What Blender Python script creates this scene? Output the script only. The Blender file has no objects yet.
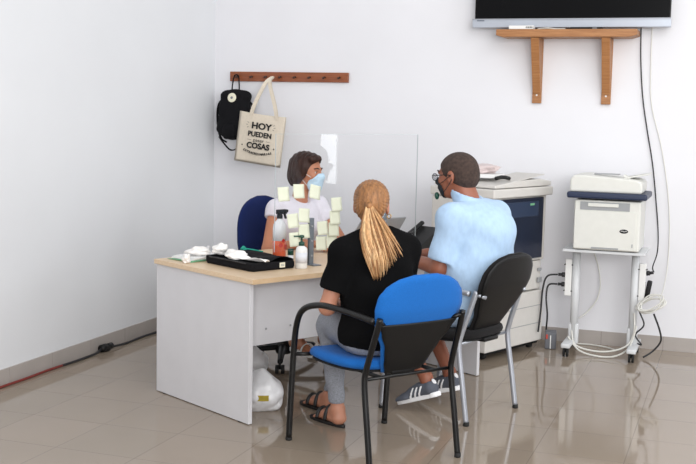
import bpy, bmesh, math, random
import numpy as np
from mathutils import Vector, Matrix, Euler
random.seed(7); rs = np.random.RandomState(5)
PI = math.pi
S = bpy.context.scene
COL = S.collection

# ------------------------------------------------------------------ camera
cam = bpy.data.cameras.new('camera'); co = bpy.data.objects.new('camera', cam); COL.objects.link(co)
cam.sensor_width = 36; cam.lens = 1102.95 / 696 * 36; cam.clip_end = 60
PITCH, YAW, ROLL = 0.110, -0.339, 0.022
def cam_axes():
    cp, sp, cy, sy = math.cos(PITCH), math.sin(PITCH), math.cos(YAW), math.sin(YAW)
    F = Vector((sy*cp, cy*cp, -sp)); R = Vector((cy, -sy, 0)); U = R.cross(F)
    return F, math.cos(ROLL)*R + math.sin(ROLL)*U, -math.sin(ROLL)*R + math.cos(ROLL)*U
F_, R_, U_ = cam_axes()
co.matrix_world = Matrix(((R_.x, U_.x, -F_.x, 3.807), (R_.y, U_.y, -F_.y, -7.664), (R_.z, U_.z, -F_.z, 1.571), (0, 0, 0, 1)))
S.camera = co
# ------------------------------------------------------------------ light and exposure
S.view_settings.view_transform = 'Standard'; S.view_settings.look = 'None'
S.view_settings.exposure = 0.17; S.view_settings.gamma = 1.0; S.view_settings.use_curve_mapping = False
w = bpy.data.worlds.new('World'); S.world = w; w.use_nodes = True
w.node_tree.nodes['Background'].inputs[0].default_value = (0.97, 0.98, 1.0, 1)
w.node_tree.nodes['Background'].inputs[1].default_value = 0.74
def area(name, loc, target, sx, sy, power, col=(1, 1, 1)):
    l = bpy.data.lights.new(name, 'AREA'); l.shape = 'RECTANGLE'; l.size = sx; l.size_y = sy; l.energy = power; l.color = col
    o = bpy.data.objects.new(name, l); COL.objects.link(o); o.location = loc
    o.rotation_euler = (Vector(target) - Vector(loc)).to_track_quat('-Z', 'Y').to_euler(); return o
area('overhead_fill_light', (4.6, -4.2, 3.4), (2.6, -1.8, 0.3), 2.6, 2.6, 60, (1, 0.99, 0.97))  # unseen overhead area lamp, added for soft general light
area('front_fill_light', (5.4, -9.5, 2.3), (2.0, -1.0, 0.9), 4.0, 2.2, 270, (1.0, 0.99, 0.98))  # unseen area lamp added behind the camera for more frontal light
area('side_window_daylight', (7.3, -2.6, 1.9), (2.0, -2.0, 0.8), 2.6, 1.8, 110, (0.95, 0.98, 1.0))

# ------------------------------------------------------------------ materials
def srgb(r, g, b):
    f = lambda c: (c/255/12.92) if c/255 <= 0.04045 else ((c/255+0.055)/1.055)**2.4
    return (f(r), f(g), f(b), 1)
def mat(name, rgb, rough=0.5, metal=0.0, spec=0.5, noise=0.0, nscale=20, bump=0.0, bscale=60, trans=0.0, sheen=0.0, coat=0.0, alpha=1.0, stretch=(1, 1, 1), sss=0.0):
    m = bpy.data.materials.new(name); m.use_nodes = True; nt = m.node_tree; b = nt.nodes['Principled BSDF']
    c = srgb(*rgb); b.inputs['Base Color'].default_value = c
    b.inputs['Roughness'].default_value = rough; b.inputs['Metallic'].default_value = metal
    b.inputs['Specular IOR Level'].default_value = spec
    b.inputs['Transmission Weight'].default_value = trans; b.inputs['Coat Weight'].default_value = coat
    b.inputs['Sheen Weight'].default_value = sheen; b.inputs['Alpha'].default_value = alpha
    if sss: b.inputs['Subsurface Weight'].default_value = sss; b.inputs['Subsurface Scale'].default_value = 0.02
    tc = nt.nodes.new('ShaderNodeTexCoord'); mp = nt.nodes.new('ShaderNodeMapping'); mp.inputs['Scale'].default_value = stretch
    nt.links.new(tc.outputs['Object'], mp.inputs[0])
    n = nt.nodes.new('ShaderNodeTexNoise'); n.inputs['Scale'].default_value = nscale; n.inputs['Detail'].default_value = 4
    nt.links.new(mp.outputs[0], n.inputs['Vector'])
    rp = nt.nodes.new('ShaderNodeValToRGB'); k = max(noise, 0.02)
    rp.color_ramp.elements[0].position = 0.3; rp.color_ramp.elements[1].position = 0.7
    rp.color_ramp.elements[0].color = tuple(x*(1-k) for x in c[:3]) + (1,); rp.color_ramp.elements[1].color = tuple(min(1, x*(1+k)) for x in c[:3]) + (1,)
    nt.links.new(n.outputs['Fac'], rp.inputs[0]); nt.links.new(rp.outputs[0], b.inputs['Base Color'])
    if bump:
        n2 = nt.nodes.new('ShaderNodeTexNoise'); n2.inputs['Scale'].default_value = bscale; n2.inputs['Detail'].default_value = 3
        nt.links.new(mp.outputs[0], n2.inputs['Vector'])
        bp = nt.nodes.new('ShaderNodeBump'); bp.inputs['Strength'].default_value = bump; bp.inputs['Distance'].default_value = 0.01
        nt.links.new(n2.outputs['Fac'], bp.inputs['Height']); nt.links.new(bp.outputs[0], b.inputs['Normal'])
    return m
def wood(name, c1, c2, rough=0.45, scale=(1.2, 22, 22), dist=2.0):
    m = mat(name, c1, rough); nt = m.node_tree; b = nt.nodes['Principled BSDF']
    mp = [n for n in nt.nodes if n.type == 'MAPPING'][0]; mp.inputs['Scale'].default_value = scale
    n = [n for n in nt.nodes if n.type == 'TEX_NOISE'][0]; n.inputs['Scale'].default_value = 3; n.inputs['Detail'].default_value = 6; n.inputs['Distortion'].default_value = dist
    r = [n for n in nt.nodes if n.type == 'VALTORGB'][0]
    r.color_ramp.elements[0].color = srgb(*c2); r.color_ramp.elements[1].color = srgb(*c1)
    return m
M = {}
M['wall'] = mat('wall paint', (225, 225, 229), 0.55, spec=0.25, noise=0.012, nscale=1.6, bump=0.05, bscale=90)
M['wall_l'] = mat('side wall paint', (222, 224, 227), 0.32, spec=0.35, noise=0.015, nscale=1.2, bump=0.04, bscale=60)
M['panel'] = mat('light grey melamine', (207, 206, 209), 0.4, spec=0.35, noise=0.015, nscale=8)
M['beech'] = wood('beech laminate', (222, 198, 168), (208, 180, 146), 0.4)
M['edge'] = mat('beech edge band', (205, 176, 140), 0.5, noise=0.05)
M['rackwood'] = wood('varnished brown wood', (150, 84, 48), (118, 60, 32), 0.35)
M['shelfwood'] = wood('honey pine wood', (174, 122, 76), (148, 98, 56), 0.45)
M['hook'] = mat('dark bronze metal', (62, 34, 24), 0.5)
M['black_tube'] = mat('black lacquered steel', (14, 14, 15), 0.3, spec=0.35)
M['steel'] = mat('brushed grey steel', (112, 118, 124), 0.4, metal=0.3)
M['silver'] = mat('silver painted steel', (168, 172, 180), 0.35, metal=0.55)
M['blue'] = mat('blue upholstery', (24, 96, 172), 0.9, spec=0.2, sheen=0.05, noise=0.10, nscale=220, bump=0.25, bscale=500)
M['navy'] = mat('navy upholstery', (20, 34, 80), 0.9, spec=0.2, sheen=0.05, noise=0.08, nscale=200, bump=0.2, bscale=400)
M['blackfab'] = mat('black upholstery', (24, 23, 24), 0.9, spec=0.2, sheen=0.05, noise=0.1, nscale=200, bump=0.25, bscale=400)
M['blackplas'] = mat('black textured plastic', (17, 17, 18), 0.5, spec=0.3, noise=0.06, nscale=100, bump=0.1, bscale=300)
M['rubber'] = mat('black rubber', (18, 18, 18), 0.75)
M['cable_b'] = mat('black cable sheath', (30, 30, 33), 0.5)
M['cable_w'] = mat('white cable sheath', (215, 214, 208), 0.5)
M['cable_r'] = mat('red cable sheath', (120, 42, 34), 0.55)
M['cable_g'] = mat('grey cable sheath', (150, 150, 152), 0.5)
M['tee'] = mat('black cotton', (13, 13, 14), 1.0, spec=0.08, sheen=0.0, noise=0.12, nscale=9, bump=0.35, bscale=14)
M['shirt'] = mat('light blue linen', (168, 194, 221), 0.9, spec=0.2, noise=0.06, nscale=45, bump=0.3, bscale=30, stretch=(1, 1, 0.5), sheen=0.1)
M['white_top'] = mat('white cotton blouse', (216, 212, 220), 0.9, noise=0.05, nscale=20, bump=0.3, bscale=16)
M['legging'] = mat('grey marl jersey', (134, 137, 145), 0.95, noise=0.22, nscale=160, bump=0.3, bscale=30)
M['denim'] = mat('washed pale denim', (176, 196, 216), 0.9, noise=0.14, nscale=40, bump=0.2, bscale=150)
M['trouser'] = mat('dark trousers', (48, 48, 58), 0.9, noise=0.1)
M['skin_w'] = mat('tan skin', (176, 122, 98), 0.5, noise=0.05, nscale=14, sss=0.05)
M['skin_m'] = mat('brown skin', (142, 86, 64), 0.5, noise=0.07, nscale=14, sss=0.05)
M['skin_c'] = mat('warm skin', (178, 118, 88), 0.5, noise=0.05, nscale=14, sss=0.05)
M['lip'] = mat('lips', (150, 78, 70), 0.5)
M['blonde'] = mat('dark blonde hair', (140, 96, 56), 0.5, noise=0.42, nscale=26, bump=0.6, bscale=40, stretch=(3, 3, 0.5))
M['ponyblonde'] = mat('light blonde hair', (206, 168, 122), 0.45, noise=0.34, nscale=30, bump=0.6, bscale=40, stretch=(3.5, 3.5, 0.35))
M['ponymid'] = mat('honey blonde hair', (184, 142, 98), 0.5, noise=0.3, nscale=30, stretch=(3.5, 3.5, 0.35))
M['buzz'] = mat('cropped dark hair', (62, 48, 42), 0.9, noise=0.35, nscale=60, bump=0.4, bscale=400)
M['brownhair'] = mat('dark brown hair', (46, 26, 20), 0.5, spec=0.25, noise=0.4, nscale=24, bump=0.6, bscale=40, stretch=(2, 2, 0.6))
M['mask'] = mat('pale blue mask fabric', (184, 210, 228), 0.9, noise=0.03, bump=0.15, bscale=120)
M['mask_dark'] = mat('dark mask fabric', (28, 34, 40), 0.85)
M['green'] = mat('dark green plastic', (14, 66, 52), 0.4)
M['teal'] = mat('teal fabric', (30, 150, 130), 0.8)
M['white'] = mat('white plastic', (228, 228, 226), 0.4, spec=0.4)
M['white_cloth'] = mat('white tissue', (236, 233, 230), 0.9, noise=0.03, bump=0.4, bscale=40)
M['ivory'] = mat('ivory printer plastic', (216, 216, 210), 0.42, spec=0.35)
M['inset_grey'] = mat('grey inset plastic', (150, 152, 154), 0.5)  # plain grey for seams, slot face, bolts, caps and latches
M['band'] = mat('navy plastic band', (30, 42, 70), 0.4)
M['cop'] = mat('warm grey copier plastic', (206, 203, 198), 0.5, noise=0.02)
M['cop_dark'] = mat('dark blue copier panel', (18, 28, 50), 0.3, noise=0.1, nscale=5)
M['cop_mid'] = mat('slate blue copier panel', (40, 54, 80), 0.35)
M['shoe'] = mat('grey suede', (84, 88, 98), 0.9, noise=0.08, bump=0.1, bscale=300)
M['shoe_white'] = mat('white rubber', (236, 236, 238), 0.55)
M['sandal'] = mat('black sandal leather', (20, 18, 18), 0.5)
M['note'] = mat('pale yellow paper', (214, 217, 196), 0.85, noise=0.02)
M['paper'] = mat('white paper', (232, 232, 232), 0.8, noise=0.015)
M['greenpaper'] = mat('green film', (120, 182, 140), 0.4)
M['canvas'] = mat('cream canvas', (214, 203, 186), 0.9, noise=0.04, nscale=60, bump=0.2, bscale=300)
M['bpblack'] = mat('black nylon', (15, 15, 19), 0.85, spec=0.2, noise=0.1, nscale=30, bump=0.35, bscale=25)
M['badge'] = mat('cream badge', (226, 222, 200), 0.4)
M['ink'] = mat('black print', (22, 22, 24), 0.8)
M['tvblack'] = mat('television screen', (7, 7, 9), 0.22, spec=0.12)
M['tvsilver'] = mat('brushed silver frame', (178, 184, 194), 0.3, metal=0.4)
M['laptop'] = mat('grey laptop shell', (158, 160, 164), 0.4, metal=0.4)
M['orange'] = mat('orange liquid', (214, 96, 62), 0.15, spec=0.5, coat=0.4)
M['redlab'] = mat('red label', (196, 44, 36), 0.4)
M['clearplas'] = mat('frosted bottle plastic', (226, 228, 232), 0.25, spec=0.5)
M['bag'] = mat('white plastic film', (226, 226, 228), 0.3, spec=0.5, noise=0.03, bump=0.6, bscale=26)
M['yellow'] = mat('yellow print', (204, 184, 70), 0.5)
M['greyprint'] = mat('grey print', (120, 124, 130), 0.6)
M['pink'] = mat('pink wrapping', (208, 192, 190), 0.35, bump=0.4, bscale=30)
M['brick'] = mat('grey appliance plastic', (96, 98, 104), 0.5)
M['redplas'] = mat('red plastic', (178, 64, 50), 0.4)
M['cartm'] = mat('light grey cart enamel', (206, 208, 210), 0.35, spec=0.4)
M['lens'] = mat('spectacle lens', (240, 245, 250), 0.05, trans=1.0)
M['eye'] = mat('eye white', (196, 186, 178), 0.3)
M['iris'] = mat('dark iris', (40, 26, 20), 0.2)
M['gold'] = mat('gold metal', (190, 150, 80), 0.3, metal=0.9)

# acrylic: clear thin sheet
def acrylic():
    m = bpy.data.materials.new('clear acrylic'); m.use_nodes = True; nt = m.node_tree; nt.nodes.clear()
    out = nt.nodes.new('ShaderNodeOutputMaterial'); mix = nt.nodes.new('ShaderNodeMixShader'); t = nt.nodes.new('ShaderNodeBsdfTransparent')
    g = nt.nodes.new('ShaderNodeBsdfGlossy'); g.inputs['Roughness'].default_value = 0.02; t.inputs[0].default_value = (0.995, 0.997, 0.997, 1)
    lw = nt.nodes.new('ShaderNodeLayerWeight'); lw.inputs['Blend'].default_value = 0.5
    pw = nt.nodes.new('ShaderNodeMath'); pw.operation = 'POWER'; pw.inputs[1].default_value = 5.0; nt.links.new(lw.outputs['Facing'], pw.inputs[0])
    fr = nt.nodes.new('ShaderNodeMath'); fr.operation = 'MULTIPLY_ADD'; fr.inputs[1].default_value = 0.95; fr.inputs[2].default_value = 0.020; nt.links.new(pw.outputs[0], fr.inputs[0])
    nt.links.new(fr.outputs[0], mix.inputs[0]); nt.links.new(t.outputs[0], mix.inputs[1]); nt.links.new(g.outputs[0], mix.inputs[2]); nt.links.new(mix.outputs[0], out.inputs[0])
    return m
M['acrylic'] = acrylic()
M['acryledge'] = mat('acrylic edge', (176, 184, 188), 0.2, spec=0.6)

m_ = bpy.data.materials.new('bright daylight window'); m_.use_nodes = True; m_.node_tree.nodes['Principled BSDF'].inputs['Emission Color'].default_value = (0.92, 0.97, 1, 1); m_.node_tree.nodes['Principled BSDF'].inputs['Emission Strength'].default_value = 7.0; M['daypane'] = m_
# tiled floor and skirting
def tile_mat(name, c1, c2, grout, size, ox, oy, rough, brickoff=0.0):
    m = bpy.data.materials.new(name); m.use_nodes = True; nt = m.node_tree; b = nt.nodes['Principled BSDF']
    tc = nt.nodes.new('ShaderNodeTexCoord'); mp = nt.nodes.new('ShaderNodeMapping'); mp.inputs['Location'].default_value = (-ox, -oy, 0)
    nt.links.new(tc.outputs['Object'], mp.inputs[0])
    br = nt.nodes.new('ShaderNodeTexBrick'); br.offset = brickoff; br.squash = 1
    br.inputs['Scale'].default_value = 1; br.inputs['Brick Width'].default_value = size; br.inputs['Row Height'].default_value = size
    br.inputs['Mortar Size'].default_value = 0.0022; br.inputs['Mortar Smooth'].default_value = 0.3; br.inputs['Bias'].default_value = 0
    br.inputs['Color1'].default_value = srgb(*c1); br.inputs['Color2'].default_value = srgb(*c2); br.inputs['Mortar'].default_value = srgb(*grout)
    nt.links.new(mp.outputs[0], br.inputs['Vector'])
    n = nt.nodes.new('ShaderNodeTexNoise'); n.inputs['Scale'].default_value = 2.2; n.inputs['Detail'].default_value = 7; nt.links.new(tc.outputs['Object'], n.inputs['Vector'])
    mr = nt.nodes.new('ShaderNodeMapRange'); mr.inputs['To Min'].default_value = 0.93; mr.inputs['To Max'].default_value = 1.07; nt.links.new(n.outputs['Fac'], mr.inputs[0])
    mx = nt.nodes.new('ShaderNodeVectorMath'); mx.operation = 'SCALE'; nt.links.new(br.outputs['Color'], mx.inputs[0]); nt.links.new(mr.outputs[0], mx.inputs['Scale'])
    nt.links.new(mx.outputs[0], b.inputs['Base Color'])
    b.inputs['Roughness'].default_value = rough; b.inputs['Specular IOR Level'].default_value = 0.5; b.inputs['IOR'].default_value = 1.55
    bp = nt.nodes.new('ShaderNodeBump'); bp.inputs['Strength'].default_value = 0.15; bp.inputs['Distance'].default_value = 0.002; bp.invert = True
    nt.links.new(br.outputs['Fac'], bp.inputs['Height']); nt.links.new(bp.outputs[0], b.inputs['Normal'])
    return m
M['floor'] = tile_mat('polished porcelain tiles', (148, 134, 119), (144, 131, 116), (122, 110, 98), 0.412, 0.918-0.412*4, -3.039-0.412*20, 0.055)
M['skirt'] = mat('glazed grey skirting', (168, 161, 156), 0.3, noise=0.05, nscale=6)
M['skirt_joint'] = mat('skirting joint', (120, 112, 106), 0.7)

# ------------------------------------------------------------------ mesh helpers
def link(name, bm, m, parent=None, smooth=False):
    me = bpy.data.meshes.new(name); bm.normal_update(); bm.to_mesh(me); bm.free()
    ms = m if isinstance(m, (list, tuple)) else [m]
    for x in ms: me.materials.append(x)
    if smooth:
        for p in me.polygons: p.use_smooth = True
    o = bpy.data.objects.new(name, me); COL.objects.link(o)
    if parent: o.parent = parent
    return o
def thing(name, label, cat, loc=(0, 0, 0), rz=0.0, group=None):
    o = bpy.data.objects.new(name, None); o.empty_display_size = 0.05; COL.objects.link(o); o.location = loc; o.rotation_euler = (0, 0, rz)
    return tag(o, label, cat, group)
def tag(o, label, cat, group=None):
    o['label'] = label; o['category'] = cat
    if group: o['group'] = group
    return o
def struct(o): o['kind'] = 'structure'; return o
def box(bm, c, s, rot=None, bev=0.0, seg=2, mi=0):
    r = bmesh.ops.create_cube(bm, size=1.0); vs = r['verts']
    mt = Matrix.Translation(c) @ (Euler(rot).to_matrix().to_4x4() if rot is not None else Matrix()) @ Matrix.Diagonal((*s, 1))
    bmesh.ops.transform(bm, matrix=mt, verts=vs)
    fs = {f for v in vs for f in v.link_faces}
    if bev:
        es = {e for v in vs for e in v.link_edges}
        rr = bmesh.ops.bevel(bm, geom=list(es), offset=bev, segments=seg, affect='EDGES', profile=0.5)
        fs = set(rr['faces']) | {f for f in fs if f.is_valid}
    for f in fs:
        if f.is_valid: f.material_index = mi
    return bm
def B(c, s, rot=None, bev=0.0, seg=2): return box(bmesh.new(), c, s, rot, bev, seg)
def prism(bm, pts, z0, z1, axis='z', bev=0.0):
    """pts 2D polygon extruded along an axis"""
    def P(a, b, t): return {'z': (a, b, t), 'y': (a, t, b), 'x': (t, a, b)}[axis]
    lo = [bm.verts.new(P(a, b, z0)) for a, b in pts]; hi = [bm.verts.new(P(a, b, z1)) for a, b in pts]
    n = len(pts); fs = [bm.faces.new(lo[::-1]), bm.faces.new(hi)]
    for i in range(n): fs.append(bm.faces.new((lo[i], lo[(i+1) % n], hi[(i+1) % n], hi[i])))
    bmesh.ops.recalc_face_normals(bm, faces=fs)
    if bev:
        es = {e for f in fs for e in f.edges}; bmesh.ops.bevel(bm, geom=list(es), offset=bev, segments=2, affect='EDGES', profile=0.5)
    return bm
def catmull(pts, n=8, closed=False):
    pts = [Vector(p) for p in pts]; out = []
    N = len(pts); rng = N if closed else N-1
    for i in range(rng):
        if closed: p0, p1, p2, p3 = pts[i-1], pts[i], pts[(i+1) % N], pts[(i+2) % N]
        else: p0, p1, p2, p3 = pts[max(i-1, 0)], pts[i], pts[i+1], pts[min(i+2, N-1)]
        for k in range(n):
            t = k/n
            out.append(0.5*((2*p1)+(-p0+p2)*t+(2*p0-5*p1+4*p2-p3)*t*t+(-p0+3*p1-3*p2+p3)*t**3))
    if not closed: out.append(pts[-1])
    return out
def tube(bm, pts, r, seg=10, smooth=6, closed=False, flat=1.0, caps=True):
    if smooth: pts = catmull(pts, smooth, closed)
    pts = [Vector(p) for p in pts]; n = len(pts); rr = r if callable(r) else (lambda t: r)
    rings = []; T = (pts[1]-pts[0]).normalized(); up = Vector((0, 0, 1)) if abs(T.z) < 0.9 else Vector((1, 0, 0))
    N = (up - T*up.dot(T)).normalized()
    for i in range(n):
        if closed: t = pts[(i+1) % n]-pts[i-1]
        else: t = pts[min(i+1, n-1)]-pts[max(i-1, 0)]
        t.normalize(); N = (N - t*N.dot(t)).normalized(); Bn = t.cross(N); q = rr(i/max(1, n-1))
        rings.append([bm.verts.new(pts[i]+N*math.cos(a)*q*flat+Bn*math.sin(a)*q) for a in [2*PI*k/seg for k in range(seg)]])
    for i in range(n if closed else n-1):
        a, b = rings[i], rings[(i+1) % n]
        for k in range(seg): bm.faces.new((a[k], a[(k+1) % seg], b[(k+1) % seg], b[k]))
    if caps and not closed: bm.faces.new(rings[0][::-1]); bm.faces.new(rings[-1])
    return bm
def lathe(bm, prof, c=(0, 0, 0), seg=20, mtx=None):
    rings = []
    for r, z in prof:
        rings.append([bm.verts.new((c[0]+r*math.cos(2*PI*k/seg), c[1]+r*math.sin(2*PI*k/seg), c[2]+z)) for k in range(seg)])
    for a, b in zip(rings, rings[1:]):
        for k in range(seg): bm.faces.new((a[k], a[(k+1) % seg], b[(k+1) % seg], b[k]))
    bm.faces.new(rings[0][::-1]); bm.faces.new(rings[-1])
    if mtx is not None: bmesh.ops.transform(bm, matrix=mtx, verts=[v for r in rings for v in r])
    return bm
def cyl(bm, p, q, r, seg=16): return tube(bm, [p, q], r, seg, 0)
def cable(name, pts, r, m, label=None, cat='cable', parent=None, group=None):
    o = link(name, tube(bmesh.new(), pts, r, 8, 10), m, parent, True)
    if label: tag(o, label, cat, group)
    return o
def sheet(nu, nv, fn, th=0.0):
    bm = bmesh.new(); g = [[bm.verts.new(fn(i/nu, j/nv)) for j in range(nv+1)] for i in range(nu+1)]
    for i in range(nu):
        for j in range(nv): bm.faces.new((g[i][j], g[i+1][j], g[i+1][j+1], g[i][j+1]))
    if th: bm.normal_update(); bmesh.ops.solidify(bm, geom=bm.faces[:], thickness=th)
    return bm
def explode(o):
    bm = bmesh.new(); bm.from_mesh(o.data); seen = set(); comps = []
    for v in bm.verts:
        if v in seen: continue
        st = [v]; seen.add(v); c = []
        while st:
            x = st.pop(); c.append(x)
            for e in x.link_edges:
                y = e.other_vert(x)
                if y not in seen: seen.add(y); st.append(y)
        comps.append({x.index for x in c})
    bm.free()
    if len(comps) < 2: return
    src = o.data
    for k, c in enumerate(comps):
        b2 = bmesh.new(); b2.from_mesh(src); b2.verts.ensure_lookup_table()
        bmesh.ops.delete(b2, geom=[v for v in b2.verts if v.index not in c], context='VERTS')
        me = src.copy(); b2.to_mesh(me); b2.free()
        if k == 0: o.data = me
        else: n = o.copy(); n.data = me; COL.objects.link(n)
def text_mesh(name, body, size, mtx, m, parent, bold=0.0, extrude=0.0006, sx=1.0):
    c = bpy.data.curves.new(name, 'FONT'); c.body = body; c.size = size; c.align_x = 'CENTER'; c.align_y = 'CENTER'; c.extrude = extrude; c.offset = bold; c.resolution_u = 3
    t = bpy.data.objects.new(name+'_tmp', c); COL.objects.link(t)
    dg = bpy.context.evaluated_depsgraph_get(); me = bpy.data.meshes.new_from_object(t.evaluated_get(dg))
    bpy.data.objects.remove(t); bpy.data.curves.remove(c)
    me.transform(mtx @ Matrix.Diagonal((sx, 1, 1, 1))); me.materials.clear(); me.materials.append(m)
    o = bpy.data.objects.new(name, me); COL.objects.link(o); o.parent = parent; return o

# ------------------------------------------------------------------ implicit surfaces for organic forms
def v3(a): return np.array(a, dtype=np.float32)
def rc(a, b, r1, r2=None, lat=None, s=1.0):
    """tapered capsule; lat/s = widened by s along direction lat"""
    a, b = v3(a), v3(b); r2 = r1 if r2 is None else r2
    L = None if lat is None else v3(lat)/np.linalg.norm(lat)
    def f(P):
        pa = P-a; ba = b-a
        if L is not None:
            pa = pa-((1-1/s)*(pa@L))[:, None]*L; ba = ba-(1-1/s)*(ba@L)*L
        h = np.clip((pa@ba)/max(1e-9, ba@ba), 0, 1)
        return np.linalg.norm(pa-h[:, None]*ba, axis=1)-(r1+h*(r2-r1))
    return f
def el(c, r, R=None):
    c, r = v3(c), v3(r); Rm = None if R is None else np.array(R, dtype=np.float32)
    def f(P):
        p = P-c
        if Rm is not None: p = p@Rm
        k0 = np.linalg.norm(p/r, axis=1); k1 = np.linalg.norm(p/(r*r), axis=1)+1e-9
        return k0*(k0-1)/k1
    return f
def smin(a, b, k):
    h = np.clip(0.5+0.5*(b-a)/k, 0, 1); return b+(a-b)*h-k*h*(1-h)
def U(fs, k=0.03):
    def f(P):
        d = fs[0](P)
        for g in fs[1:]: d = smin(d, g(P), k) if k > 0 else np.minimum(d, g(P))
        return d
    return f
def halfsp(p, n):   # keeps the side the normal points away from
    p, n = v3(p), v3(n); n = n/np.linalg.norm(n)
    return lambda P: (P-p)@n
def I(*fs):
    def f(P):
        d = fs[0](P)
        for g in fs[1:]: d = np.maximum(d, g(P))
        return d
    return f
def off(f, t): return lambda P: f(P)-t
def neg(f): return lambda P: -f(P)
def wrinkle(f, amp, fr, ph=0.0):
    def g(P):
        x, y, z = P[:, 0], P[:, 1], P[:, 2]
        return f(P)+amp*(np.sin(fr*(z+0.6*x)+2.2*np.sin(9*y+ph))*np.sin(fr*0.45*(x-y)+ph+1.5*np.sin(7*z)))
    return g
def mesh_sdf(name, f, lo, hi, h, m, parent=None, cb=12):
    lo = np.array(lo, float); hi = np.array(hi, float)
    nb = np.ceil((hi-lo)/(h*cb)).astype(int); n = nb*cb+1
    V = np.full(tuple(n), 1.0, np.float32)
    bi = np.stack(np.meshgrid(*[np.arange(k) for k in nb], indexing='ij'), -1).reshape(-1, 3)
    cen = lo+(bi+0.5)*cb*h; dc = f(cen.astype(np.float32)); rad = cb*h*0.5*math.sqrt(3)
    ar = np.arange(cb+1); loc = np.stack(np.meshgrid(ar, ar, ar, indexing='ij'), -1).reshape(-1, 3)
    for b, d in zip(bi, dc):
        i0 = b*cb
        sl = tuple(slice(i, i+cb+1) for i in i0)
        if abs(d) < rad*1.5+0.01:
            P = (lo+(loc+i0)*h).astype(np.float32); V[sl] = f(P).reshape(cb+1, cb+1, cb+1)
    for b, d in zip(bi, dc):          # deep inside blocks
        if abs(d) >= rad*1.5+0.01 and d < 0:
            i0 = b*cb+1; V[tuple(slice(i, i+cb-1) for i in i0)] = -1
            sl = tuple(slice(i-1, i+cb) for i in i0); q = V[sl]; q[q >= 1.0] = -1
    Sg = V < 0
    c = [Sg[dx:n[0]-1+dx, dy:n[1]-1+dy, dz:n[2]-1+dz] for dx in (0, 1) for dy in (0, 1) for dz in (0, 1)]
    cnt = sum(x.astype(np.int8) for x in c); act = (cnt > 0) & (cnt < 8)
    I3 = np.argwhere(act); idx = np.full(act.shape, -1, np.int64); idx[act] = np.arange(len(I3))
    acc = np.zeros((len(I3), 3)); ct = np.zeros(len(I3))
    cor = [np.array((dx, dy, dz)) for dx in (0, 1) for dy in (0, 1) for dz in (0, 1)]
    for a in range(8):
        for b in range(a+1, 8):
            if np.abs(cor[a]-cor[b]).sum() != 1: continue
            va = V[tuple((I3+cor[a]).T)]; vb = V[tuple((I3+cor[b]).T)]
            mk = (va < 0) != (vb < 0); t = np.where(mk, va/np.where(mk, va-vb, 1), 0)
            acc[mk] += (cor[a]+(cor[b]-cor[a])*t[:, None])[mk]; ct[mk] += 1
    verts = lo+(I3+acc/np.maximum(ct, 1)[:, None])*h
    quads = []
    for ax in range(3):
        o1, o2 = [(1, 2), (2, 0), (0, 1)][ax]
        A = np.take(Sg, range(0, n[ax]-1), ax); Bb = np.take(Sg, range(1, n[ax]), ax)
        E = np.argwhere(A != Bb)
        E = E[(E[:, o1] > 0) & (E[:, o2] > 0) & (E[:, o1] < n[o1]-1) & (E[:, o2] < n[o2]-1)]
        if not len(E): continue
        fl = A[tuple(E.T)]; d1 = np.zeros(3, int); d1[o1] = 1; d2 = np.zeros(3, int); d2[o2] = 1
        q = np.stack([idx[tuple((E-x).T)] for x in (0*d1, d1, d1+d2, d2)], 1)
        q = np.where(fl[:, None], q, q[:, ::-1]); quads.append(q)
    Q = np.concatenate(quads); Q = Q[(Q >= 0).all(1)]
    me = bpy.data.meshes.new(name); me.vertices.add(len(verts)); me.vertices.foreach_set('co', verts.astype(np.float32).ravel())
    me.loops.add(Q.size); me.loops.foreach_set('vertex_index', Q.astype(np.int32).ravel())
    me.polygons.add(len(Q)); me.polygons.foreach_set('loop_start', np.arange(0, Q.size, 4, dtype=np.int32)); me.polygons.foreach_set('loop_total', np.full(len(Q), 4, np.int32))
    me.polygons.foreach_set('use_smooth', np.ones(len(Q), bool)); me.update(calc_edges=True); me.validate()
    me.materials.append(m)
    o = bpy.data.objects.new(name, me); COL.objects.link(o)
    if parent: o.parent = parent
    return o

# ================================================================== STRUCTURE
struct(link('floor', B((3.6, -4.6, -0.05), (7.4, 9.4, 0.1)), M['floor']))
struct(link('wall_back', B((3.6, 0.06, 1.5), (7.4, 0.12, 3.2)), M['wall']))
struct(link('wall_left', B((-0.06, -4.6, 1.5), (0.12, 9.4, 3.2)), M['wall_l']))
# right wall (outside the frame) with a tall window the acrylic screen reflects
W0, W1, WZ0, WZ1 = -1.01, -0.75, 0.58, 2.5
bm = bmesh.new()
box(bm, (7.36, (W0-9.0)/2, 1.5), (0.12, W0+9.0, 3.2)); box(bm, (7.36, W1/2, 1.5), (0.12, -W1, 3.2)); box(bm, (7.36, (W0+W1)/2, (WZ1+3.1)/2), (0.12, W1-W0, 3.1-WZ1)); box(bm, (7.36, (W0+W1)/2, (WZ0-0.1)/2), (0.12, W1-W0, WZ0+0.1))
struct(link('wall_right', bm, M['wall']))
t = struct(link('window_1', B((7.40, (W0+W1)/2, (WZ0+WZ1)/2), (0.01, W1-W0, WZ1-WZ0)), M['daypane']))
bm = bmesh.new()
for y in (W0+0.02, W1-0.02): box(bm, (7.36, y, (WZ0+WZ1)/2), (0.06, 0.04, WZ1-WZ0))
for z in (WZ0+0.02, WZ1-0.02): box(bm, (7.36, (W0+W1)/2, z), (0.06, W1-W0-0.08, 0.04))
link('window_frame', bm, M['white'], t)
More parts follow.
